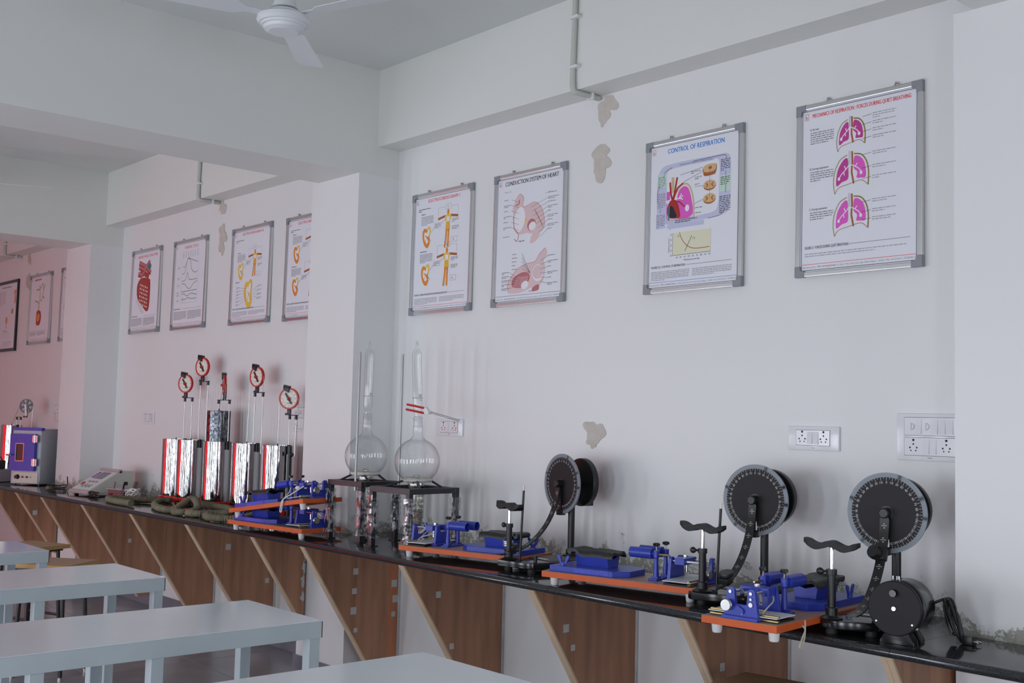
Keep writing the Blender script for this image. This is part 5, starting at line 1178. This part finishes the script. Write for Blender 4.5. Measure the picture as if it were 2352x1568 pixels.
spirometer('polished steel spirometer with its dark inner bell raised, dial edge on', -6.780, -0.150, 0.706, -22, (-0.050, 0.100), 0.022, raised=True)
spirometer('polished steel spirometer with red dial on long cords, fourth in the row', -6.392, -0.150, 0.753, 10, (0.045, 0.145), 0.062)
spirometer('polished steel spirometer at the right of the row, with a black pipe and knob', -6.012, -0.150, 0.618, 32, (0.095, 0.168), 0.080, clampknob=True)
spirometer('polished steel spirometer behind the blue oven with a grey spoked pulley', -10.62, -0.22, 0.545, 38, (0.07, 0.17), 0.30, wheel='grey_wheel', chain=True, faceless=True, H=0.47)

# corrugated hoses lying on the worktop
def hose(label, pts, r=0.021, corr=None, cuff=None):
    path = smooth_path(pts, 10)
    # resample finely
    out = [path[0]]; step = 0.0032
    for a, b in zip(path, path[1:]):
        L = (b - a).length; n = max(1, int(L / step))
        for k in range(1, n + 1): out.append(a + (b - a) * k / n)
    radii = []; d = 0
    for i, p in enumerate(out):
        if i: d += (out[i] - out[i - 1]).length
        radii.append(r - 0.001 + 0.0028 * math.sin(d / 0.0125 * 2 * math.pi))
    base = Vector((out[0].x, out[0].y, ZK))
    t = thing('corrugated_hose', label, 'hose', base, group='olive corrugated hoses on the worktop')
    m = MB(); m.tube([p - base for p in out], r, 10, radii=radii); m.build('hose_tube', 'hose_rubber', t, smooth=60)
    m = MB(); e = out[-1] - base; f = out[-12] - base; m.cyl(f, e + (e - f) * 0.3, r + 0.002, r + 0.001, 14); m.build('end_cuff', 'hose_rubber', t)
    return t
zh = ZK + 0.0235
hose('olive hose lying along the left of the row, below the white wires', [(-7.297, -0.29, zh + 0), (-7.379, -0.37, zh + 0), (-7.501, -0.44, zh + 0), (-7.62, -0.5, zh + 0), (-7.538, -0.545, zh + 0), (-7.331, -0.57, zh + 0), (-7.15, -0.56, zh + 0)])
hose('olive hose bending in an S with a raised arch, before the second steel cylinder', [(-7.115, -0.3, zh + 0.01), (-7.16, -0.34, zh + 0.01), (-7.081, -0.42, zh + 0), (-6.908, -0.5, zh + 0), (-6.694, -0.56, zh + 0), (-6.568, -0.54, zh + 0), (-6.596, -0.46, zh + 0.03), (-6.617, -0.4, zh + 0.06), (-6.538, -0.4, zh + 0.05), (-6.426, -0.45, zh + 0.015), (-6.39, -0.51, zh + 0), (-6.4, -0.57, zh + 0), (-6.46, -0.575, zh + 0)])
hose('olive ribbed hose with a bulbous end in front of the raised bell cylinder', [(-6.75, -0.28, zh + 0.012), (-6.6, -0.3, zh + 0.02), (-6.48, -0.31, zh + 0.02), (-6.311, -0.31, zh + 0.02), (-6.198, -0.34, zh + 0.012), (-6.18, -0.38, zh + 0.004), (-6.232, -0.42, zh + 0), (-6.245, -0.475, zh + 0), (-6.25, -0.53, zh + 0), (-6.32, -0.55, zh + 0)])
hose('olive ribbed hose curling towards the stacked boards', [(-6.02, -0.275, zh + 0.01), (-5.96, -0.34, zh + 0), (-5.9, -0.42, zh + 0), (-5.87, -0.5, zh + 0), (-5.914, -0.555, zh + 0), (-6.01, -0.575, zh + 0), (-6.1, -0.55, zh + 0)])

# ================================================================== oven, console, acrylic box
def oven():
    t = thing('hot_air_oven', 'grey cabinet oven with a blue door and small window, far left', 'oven', (-9.600, -0.300, ZK), 32.5)
    w_, d_, h = 0.27, 0.36, 0.455; a = w_ / 2; y0 = -d_ / 2
    m = MB(); m.box((-a, y0, 0.012), (a, -y0, h), bev=0.004); m.build('cabinet', 'oven_grey', t, smooth=0)
    for sx in (-1, 1):
        for sy in (-1, 1):
            m = MB(); m.cyl((sx * (a - .02), sy * (d_ / 2 - .03), 0), (sx * (a - .02), sy * (d_ / 2 - .03), 0.013), 0.010, seg=10); m.build('foot', 'black', t)
    m = MB(); m.box((-a - 0.002, y0 - 0.012, h - 0.012), (a + 0.012, y0 + 0.03, h + 0.012), bev=0.002); m.build('top_trim', 'oven_blue', t, smooth=0)
    # door with window
    m = MB(); x0, x1, z0, z1 = -a + 0.004, a - 0.03, 0.118, h - 0.040; wx0, wx1, wz0, wz1 = -0.070, 0.0, 0.20, 0.335; yf, yb = y0 - 0.034, y0 - 0.001
    for p, q in (((x0, z0), (x1, wz0)), ((x0, wz1), (x1, z1)), ((x0, wz0), (wx0, wz1)), ((wx1, wz0), (x1, wz1))): m.box((p[0], yf, p[1]), (q[0], yb, q[1]))
    dr = m.build('door', 'oven_blue', t, smooth=0)
    m = MB(); m.box((wx0, yf + 0.006, wz0), (wx1, yf + 0.010, wz1)); m.build('window', 'window_dark', dr, smooth=0)
    m = MB()
    for p, q in (((wx0 - .005, wz0 - .005), (wx1 + .005, wz0)), ((wx0 - .005, wz1), (wx1 + .005, wz1 + .005)), ((wx0 - .005, wz0), (wx0, wz1)), ((wx1, wz0), (wx1 + .005, wz1))): m.box((p[0], yf - .002, p[1]), (q[0], yf + .004, q[1]))
    m.build('window_frame', 'steel', dr, smooth=0)
    for z in (0.16, 0.35):
        m = MB(); m.box((x1 - 0.020, yf - 0.004, z), (x1 + 0.028, yf + 0.002, z + 0.055)); m.cyl((x1 + 0.006, yf - 0.006, z - 0.004), (x1 + 0.006, yf - 0.006, z + 0.059), 0.006, seg=10); m.build('hinge', 'steel', dr, smooth=30)
    m = MB(); m.cyl((x0 + 0.02, yf, 0.245), (x0 + 0.02, yf - 0.035, 0.245), 0.006, seg=10); m.cyl((x0 - 0.005, yf - 0.035, 0.245), (x0 + 0.035, yf - 0.035, 0.245), 0.007, seg=10); m.build('latch', 'chrome', dr)
    # control panel
    m = MB(); m.box((-a + 0.03, y0 - 0.010, 0.020), (a - 0.006, y0, 0.108), bev=0.001); cp = m.build('control_panel', 'cream_metal', t, smooth=0)
    m = MB(); m.lathe([(0, -0.034), (0.015, -0.034), (0.018, -0.012), (0.020, -0.010)], (-0.062, y0, 0.068), (0, 1, 0), seg=20); m.build('thermostat_knob', 'black', cp)
    for x, mt in ((-0.012, 'red_button'), (0.030, 'green')):
        m = MB(); m.lathe([(0, -0.024), (0.007, -0.024), (0.009, -0.010)], (x, y0, 0.068), (0, 1, 0), seg=14); m.build('indicator', mt, cp)
    m = MB(); m.lathe([(0, -0.016), (0.006, -0.016), (0.006, -0.010)], (0.062, y0, 0.068), (0, 1, 0), seg=12); m.cyl((0.062, y0 - 0.014, 0.068), (0.068, y0 - 0.030, 0.072), 0.0025, seg=8); m.build('toggle_switch', 'chrome', cp)
    m = MB(); m.box((a - 0.008, y0 + 0.004, 0.03), (a + 0.004, y0 + 0.022, h - 0.02), bev=0.001); m.build('corner_strip', 'oven_grey', t, smooth=0)
oven()
t = thing('extension_lead', 'coiled dark extension lead with a plug beside the oven', 'extension lead', (-8.80, -0.43, ZK))
m = MB(); pts = [(-0.10, 0.10, 0.10), (-0.10, 0.10, 0.03)]
for k in range(26):
    a = k * 0.7; pts.append((0.02 + (0.115 + 0.02 * math.sin(k)) * math.cos(a), -0.02 + 0.055 * math.sin(a), 0.006 + 0.0014 * k + 0.012 * (k % 5 == 0)))
m.tube(smooth_path(pts, 5), 0.0042, 7); m.build('lead', 'black', t)
m = MB(); m.lathe([(0.016, 0.0), (0.018, 0.004), (0.018, 0.036), (0.012, 0.05), (0.0, 0.05)], (-0.04, -0.075, 0.0185), (0.75, 0.65, 0), seg=18); m.build('plug_top', 'hose_rubber', t)

def console():
    t = thing('stimulator_console', 'cream console with a sloping keypad and grey screen in front of the far pillar corner', 'console', (-8.255, -0.30, ZK), 6.0)
    a = 0.145; prof = [(-0.185, 0.020), (-0.185, 0.040), (0.06, 0.178), (0.16, 0.178), (0.16, 0.020)]
    m = MB(); m.prism(prof, -a + 0.006, a - 0.006, 'x', bev=0.002); m.build('body', 'cream_metal', t, smooth=0)
    m = MB(); m.box((-a, -0.195, 0.016), (a, -0.172, 0.044), bev=0.006); m.build('front_rail', 'pink_grey', t, smooth=35)
    m = MB(); m.box((-a, 0.040, 0.172), (a, 0.068, 0.190), bev=0.006); m.build('top_rail', 'pink_grey', t, smooth=35)
    for sx in (-1, 1):
        for y in (-0.15, 0.12): 
            m = MB(); m.box((sx * 0.11 - 0.012, y - 0.012, 0.0), (sx * 0.11 + 0.012, y + 0.012, 0.020), bev=0.002); m.build('foot', 'black', t, smooth=0)
        m = MB(); m.cyl((sx * (a - 0.006), -0.178, 0.030), (sx * a + sx * 0.002, -0.178, 0.030), 0.008, seg=12); m.cyl((sx * (a - 0.006), 0.055, 0.172), (sx * a + sx * 0.002, 0.055, 0.172), 0.008, seg=12); m.build('end_screw', 'black', t)
    sl = bpy.data.objects.new('keypad_panel', None)
    ang = math.atan2(0.138, 0.245); n_ = Vector((0, -math.sin(ang), math.cos(ang)))
    Mx = Matrix.Translation((0, -0.185, 0.0412)) @ Matrix.Rotation(ang, 4, 'X')
    m = MB(); m.M = Mx; m.box((-a + 0.012, 0.014, 0.0), (a - 0.012, 0.262, 0.0015)); kp = m.build('keypad_panel', 'sticker', t, smooth=0)
    m = MB(); m.M = Mx; m.box((-0.055, 0.155, 0.0015), (0.065, 0.245, 0.003)); m.build('screen', 'screen_grey', kp, smooth=0)
    rnd = random.Random(3)
    for i in range(3):
        for j in range(4):
            m = MB(); m.M = Mx; m.box((-0.110 + 0.016 * i, 0.165 + 0.020 * j, 0.0015), (-0.100 + 0.016 * i, 0.177 + 0.020 * j, 0.004)); m.build('key', 'oven_blue' if (i + j) % 3 else 'red_rim', kp, smooth=0)
    for i in range(3):
        for j in range(2):
            m = MB(); m.M = Mx; m.cyl((-0.03 + 0.05 * i, 0.045 + 0.065 * j, 0.0015), (-0.03 + 0.05 * i, 0.045 + 0.065 * j, 0.010), 0.009, 0.008, 14); m.build('socket', 'steel', kp)
    m = MB(); m.M = Mx; m.cyl((-0.085, 0.085, 0.0015), (-0.085, 0.085, 0.008), 0.014, seg=16); m.build('red_button', 'red_button', kp)
    for i in range(6):
        m = MB(); m.M = Mx; m.box((-0.11 + 0.034 * i, 0.066, 0.0015), (-0.094 + 0.034 * i, 0.076, 0.003)); m.build('key', 'green' if i == 0 else 'screen_grey', kp, smooth=0)
    m = MB(); m.box((a - 0.006, 0.085, 0.075), (a - 0.004, 0.115, 0.10)); m.build('mains_socket', 'black', t, smooth=0)
console()
t = thing('mains_lead', 'small bundle of black lead on the worktop between console and clear box', 'lead', (-7.98, -0.47, ZK))
m = MB(); pts = []
for k in range(16):
    a = k * 1.9; pts.append((0.05 * math.cos(a), 0.018 * math.sin(a * 1.3), 0.006 + 0.0025 * k))
m.tube(smooth_path(pts, 5), 0.0045, 7); m.build('lead', 'black', t)

t = thing('acrylic_box', 'small clear acrylic box with a sliding lid, left of the hoses', 'box', (-7.80, -0.355, ZK), 10.0)
w_, d_, h = 0.075, 0.055, 0.070
for p, q in (((-w_, -d_), (w_, -d_ + 0.004)), ((-w_, d_ - 0.004), (w_, d_)), ((-w_, -d_), (-w_ + 0.004, d_)), ((w_ - 0.004, -d_), (w_, d_))):
    m = MB(); m.box((p[0], p[1], 0.004), (q[0], q[1], h)); m.build('side_panel', 'acrylic', t, smooth=0)
m = MB(); m.box((-w_ - .01, -d_ - .01, 0.0), (w_ + .01, d_ + .01, 0.004)); m.build('base_panel', 'acrylic', t, smooth=0)
m = MB(); m.box((-w_ - 0.022, -d_ - 0.004, h), (w_ + 0.02, d_ + 0.004, h + 0.004)); m.build('lid', 'acrylic_pink', t, smooth=0)
m = MB(); m.prism([(-0.02, h + 0.004), (-0.008, h + 0.004), (0.002, h + 0.055), (-0.010, h + 0.055)], -0.05, -0.044, 'y'); m.build('upright_strip', 'screen_grey', t, smooth=0)
m = MB(); m.prism([(0.045, h + 0.004), (0.055, h + 0.004), (0.064, h + 0.040), (0.054, h + 0.040)], -0.02, -0.012, 'y'); m.build('upright_strip', 'black', t, smooth=0)
t = thing('white_wire_coil', 'tangled coil of thin white wire beside the clear box', 'wire', (-7.622, -0.345, ZK))
m = MB(); pts = []; rnd = random.Random(9)
for k in range(64):
    a = k * 0.75; rr_ = 0.075 + rnd.uniform(-.02, .018); pts.append((rr_ * math.cos(a), 0.5 * rr_ * math.sin(a), 0.008 + 0.065 * (0.5 + 0.5 * math.sin(a + k * .05)) + rnd.uniform(0, .015)))
pts += [(0.10, -0.02, 0.02), (0.15, 0.0, 0.006), (0.19, 0.02, 0.004)]
m.tube(smooth_path(pts, 5), 0.0034, 6); m.build('wire', 'cord_white', t)
t = thing('test_leads', 'thin green and yellow leads on the worktop behind the hoses', 'lead', (-7.50, -0.16, ZK))
m = MB(); m.tube(smooth_path([(0.0, 0.0, 0.004), (-0.02, 0.03, 0.07), (0.03, 0.05, 0.09), (0.06, 0.04, 0.03), (0.07, 0.03, 0.004)], 6), 0.0018, 6); m.build('lead', 'green', t)
m = MB(); m.tube(smooth_path([(-0.05, -0.02, 0.012), (0.02, -0.03, 0.014), (0.09, -0.01, 0.012)], 6), 0.0045, 6); m.build('lead', 'yellow_wire', t)
t = thing('grey_unit', 'low grey box cut by the left edge of the picture', 'box', (-10.06, -0.50, ZK), 33)
m = MB(); m.box((-0.12, -0.12, 0.004), (0.11, 0.12, 0.105), bev=0.004); m.build('case', 'oven_grey', t, smooth=0)
m = MB(); m.box((-0.02, -0.128, 0.02), (0.09, -0.12, 0.09), bev=0.002); m.build('front_panel', 'cream_metal', t, smooth=0)
for x in (-0.1, 0.09):
    m = MB(); m.cyl((x, -0.1, 0), (x, -0.1, 0.006), 0.01, seg=10); m.cyl((x, 0.1, 0), (x, 0.1, 0.006), 0.01, seg=10); m.build('foot', 'black', t)
t = thing('dark_blue_meter', 'small dark blue meter with a cord on top of the low grey box', 'meter', (-10.07, -0.51, ZK + 0.105), 33)
m = MB(); m.box((-0.06, -0.05, 0.0), (0.06, 0.05, 0.075), bev=0.006); m.build('case', 'dark_steel', t, smooth=35)
m = MB(); m.box((-0.045, -0.054, 0.02), (0.02, -0.049, 0.06)); m.build('meter_face', 'blue', t, smooth=0)
m = MB(); m.tube(smooth_path([(0.0, 0.0, 0.075), (0.03, -0.02, 0.10), (0.07, -0.02, 0.10), (0.085, 0.0, 0.04)], 5), 0.004, 6); m.build('cord', 'black', t)

# ================================================================== sockets and switches
def holes(parent, cx, cz, y, big):
    for (dx, dz, r_) in big:
        m = MB(); m.cyl((cx + dx, y, cz + dz), (cx + dx, y - 0.0008, cz + dz), r_, seg=12); m.build('pin_hole', 'black_matte', parent, smooth=0)
SOCK = [(0, 0.022, 0.0042), (0, 0.008, 0.003), (-0.0125, -0.004, 0.003), (0.0125, -0.004, 0.003), (-0.009, -0.014, 0.0024), (0.009, -0.014, 0.0024)]
SOCK5 = [(0, 0.014, 0.004), (-0.010, 0.0, 0.0028), (0.010, 0.0, 0.0028), (-0.011, -0.011, 0.0028), (0.011, -0.011, 0.0028)]
def socket_row(t, cz, y, w_, h_, kind='socket', dark=True):
    m = MB(); a, b = w_ / 2, h_ / 2; g = 0.0012
    for p, q in (((-a - g, cz - b - g), (a + g, cz - b)), ((-a - g, cz + b), (a + g, cz + b + g)), ((-a - g, cz - b), (-a, cz + b)), ((a, cz - b), (a + g, cz + b))): m.box((p[0], y - 0.0006, p[1]), (q[0], y + 0.001, q[1]))
    m.build('shadow_gap', 'black_matte', t, smooth=0)
    m = MB(); m.box((-a, y - 0.0015, cz - b), (a, y, cz + b)); ins = m.build('insert', 'switch_plastic', t, smooth=0)
    if kind == 'socket':
        for s in (-1, 1): holes(ins, s * a * 0.64, cz, y - 0.0015, SOCK if h_ > 0.05 else SOCK5)
        xs_ = (-0.0125, 0.0125)
    else:
        xs_ = (-0.040, 0.018, 0.045, 0.072)
        for x in (-0.066, -0.012):
            m = MB(); m.cyl((x, y - 0.0015, cz), (x, y - 0.008, cz), 0.0125, 0.011, 20); m.box((x - 0.003, y - 0.0125, cz - 0.010), (x + 0.003, y - 0.006, cz + 0.010)); m.build('regulator_knob', 'switch_plastic', ins, smooth=30)
    for x in xs_:
        m = MB(); z0, z1 = cz - b * 0.82, cz + b * 0.82
        pr = [(y - 0.0015, z0), (y - 0.006, z0), (y - 0.0025, z1), (y - 0.0015, z1)]
        m.prism(pr, x - 0.0112, x + 0.0112, 'x'); m.build('rocker', 'switch_plastic', ins, smooth=0)
    return ins
def plate(label, x, z, w_, h_, rows):
    t = thing('switch_plate', label, 'switch', (x, 0, z), group='white switch plates on the wall')
    a, b = w_ / 2, h_ / 2
    m = MB(); m.box((-a, -0.010, -b), (a, 0.0, b), bev=0.004); m.build('cover_plate', 'switch_plastic', t, smooth=30)
    for (cz, rw, rh, kind) in rows: socket_row(t, cz, -0.0102, rw, rh, kind)
    m = MB(); m.box((-0.008, -0.0106, -b + 0.009), (0.008, -0.0100, -b + 0.011)); m.build('maker_mark', 'screen_grey', t, smooth=0)
    return t
plate('double white switch plate with two round regulators beside the right pillar', -1.925, 1.391, 0.246, 0.160, [(0.036, 0.185, 0.060, 'switch'), (-0.032, 0.185, 0.060, 'socket')])
plate('single white socket plate left of the double plate, above the middle black dial', -2.383, 1.375, 0.218, 0.089, [(0.002, 0.142, 0.055, 'socket')])
plate('single white socket plate behind the red fingered clamp', -4.540, 1.372, 0.218, 0.088, [(0.002, 0.142, 0.055, 'socket')])
plate('single white socket plate above the cream console', -8.195, 1.370, 0.206, 0.092, [(0.002, 0.140, 0.055, 'socket')])
plate('double white switch plate partly hidden behind the middle pillar', -5.98, 1.398, 0.246, 0.160, [(0.036, 0.185, 0.060, 'switch'), (-0.032, 0.185, 0.060, 'socket')])
plate('white switch plate almost hidden behind the far pillar', -10.07, 1.385, 0.22, 0.16, [(0.036, 0.18, 0.060, 'switch'), (-0.032, 0.18, 0.060, 'socket')])

# ================================================================== white steel tables and stools
def table(label, x0, x1, yend, length, legs):
    h = 0.75
    t = thing('steel_table', label, 'table', ((x0 + x1) / 2, yend - length / 2, 0), group='white painted steel tables')
    a, b = (x1 - x0) / 2, length / 2; e = 0.055
    m = MB(); m.box((-a, -b, h - 0.003), (a, b, h), bev=0.0012); m.build('table_top', 'table_white', t, smooth=0)
    for p, q in (((-a, -b), (a, -b + 0.003)), ((-a, b - 0.003), (a, b)), ((-a, -b), (-a + 0.003, b)), ((a - 0.003, -b), (a, b))):
        m = MB(); m.box((p[0], p[1], h - e), (q[0], q[1], h - 0.003)); m.build('apron', 'table_edge', t, smooth=0)
    s = 0.02
    for y in legs:
        for sx in (-1, 1):
            yl = y - (yend - length / 2); x = sx * (a - 0.004 - s)
            m = MB(); m.box((x - s, yl - s, 0.0), (x + s, yl + s, h - 0.0035), bev=0.0015); m.build('leg', 'table_edge', t, smooth=0)
    return t
table('white steel table nearest the camera, only its far corner in view', -2.609, -2.149, -1.608, 1.4, (-1.64, -2.3, -2.96))
table('white steel table second from the camera', -3.694, -3.194, -1.576, 1.4, (-1.602, -2.135, -2.48, -2.94))
table('white steel table third from the camera', -4.885, -4.377, -1.577, 1.4, (-1.603, -2.07, -2.45, -2.94))
table('white steel table farthest from the camera, cut by the left edge', -5.965, -5.475, -1.654, 1.3, (-1.68, -2.2, -2.92))
def stool(label, x, y, rz, h=0.60, w_=0.34, d_=0.30):
    t = thing('wooden_stool', label, 'stool', (x, y, 0), rz, group='wooden stools with black legs')
    a, b = w_ / 2, d_ / 2
    m = MB(); m.box((-a, -b, h - 0.022), (a, b, h - 0.0015), bev=0.001); st = m.build('seat', 'stool_edge', t, smooth=0)
    m = MB(); m.box((-a + .0005, -b + .0005, h - 0.0015), (a - .0005, b - .0005, h)); m.build('seat_top', 'stool_wood', st, smooth=0)
    for sx in (-1, 1):
        for sy in (-1, 1):
            m = MB(); m.cyl((sx * (a - 0.05), sy * (b - 0.05), h - 0.022), (sx * (a - 0.03), sy * (b - 0.03), 0.012), 0.011, seg=10); lg = m.build('leg', 'black', t)
            m = MB(); m.cyl((sx * (a - 0.03), sy * (b - 0.03), 0.0), (sx * (a - 0.03), sy * (b - 0.03), 0.02), 0.013, seg=10); m.build('foot_cap', 'steel', lg)
    for sy in (-1, 1):
        m = MB(); m.cyl((-(a - 0.036), sy * (b - 0.036), 0.18), (a - 0.036, sy * (b - 0.036), 0.18), 0.008, seg=8); m.build('stretcher', 'black', t)
    m = MB(); m.box((-a + 0.03, -b + 0.03, h - 0.036), (a - 0.03, b - 0.03, h - 0.022)); m.build('seat_frame', 'black', t, smooth=0)
    return t
stool('wooden topped stool behind the third white table', -6.22, -1.36, 38)
stool('wooden topped stool behind the farthest white table', -7.07, -1.20, 20)
stool('wooden stool at the bottom edge, under the worktop near the motor drum', -2.17, -0.56, 8, h=0.59)

# ================================================================== ceiling fans
def fan(label, x, y, zb, blade0):
    t = thing('ceiling_fan', label, 'ceiling fan', (x, y, ZC), 0, group='white ceiling fans')
    z = zb - ZC
    m = MB(); m.lathe([(0.06, 0.0), (0.058, -0.03), (0.03, -0.06), (0.014, -0.065)], seg=28); m.build('ceiling_canopy', 'fan_white', t)
    m = MB(); m.cyl((0, 0, -0.05), (0, 0, z + 0.13), 0.013, seg=14); m.build('down_rod', 'fan_white', t)
    m = MB(); m.lathe([(0.030, z + 0.175), (0.036, z + 0.14), (0.052, z + 0.088), (0.055, z + 0.082), (0.0, z + 0.081)], seg=32); m.build('lower_canopy', 'fan_white', t)
    m = MB(); m.lathe([(0.0, z + 0.072), (0.062, z + 0.072), (0.066, z + 0.060), (0.096, z + 0.052), (0.108, z + 0.044), (0.110, z + 0.030), (0.100, z + 0.018), (0.092, z + 0.016), (0.090, z + 0.008), (0.082, z + 0.006), (0.078, z - 0.006), (0.060, z - 0.016), (0.0, z - 0.020)], seg=48); m.build('motor_housing', 'fan_white', t, smooth=25)
    for k in range(3):
        a = R(blade0 + 120 * k); M_ = Matrix.Rotation(a, 4, 'Z') @ Matrix.Translation((0, 0, z + 0.050)) @ Matrix.Rotation(R(9), 4, 'X')
        m = MB(); m.M = M_; m.prism([(0.085, -0.018), (0.16, -0.020), (0.20, -0.05), (0.62, -0.065), (0.64, -0.05), (0.64, 0.05), (0.62, 0.065), (0.20, 0.05), (0.16, 0.020), (0.085, 0.018)], -0.0012, 0.0012); m.build('blade', 'fan_white', t, smooth=0)
    return t
fan('white ceiling fan whose motor shows at the top of the picture', -4.01, -1.344, 2.985, 139)
fan('white ceiling fan in the middle bay, only a blade tip in view', -8.55, -1.33, 2.97, 66)
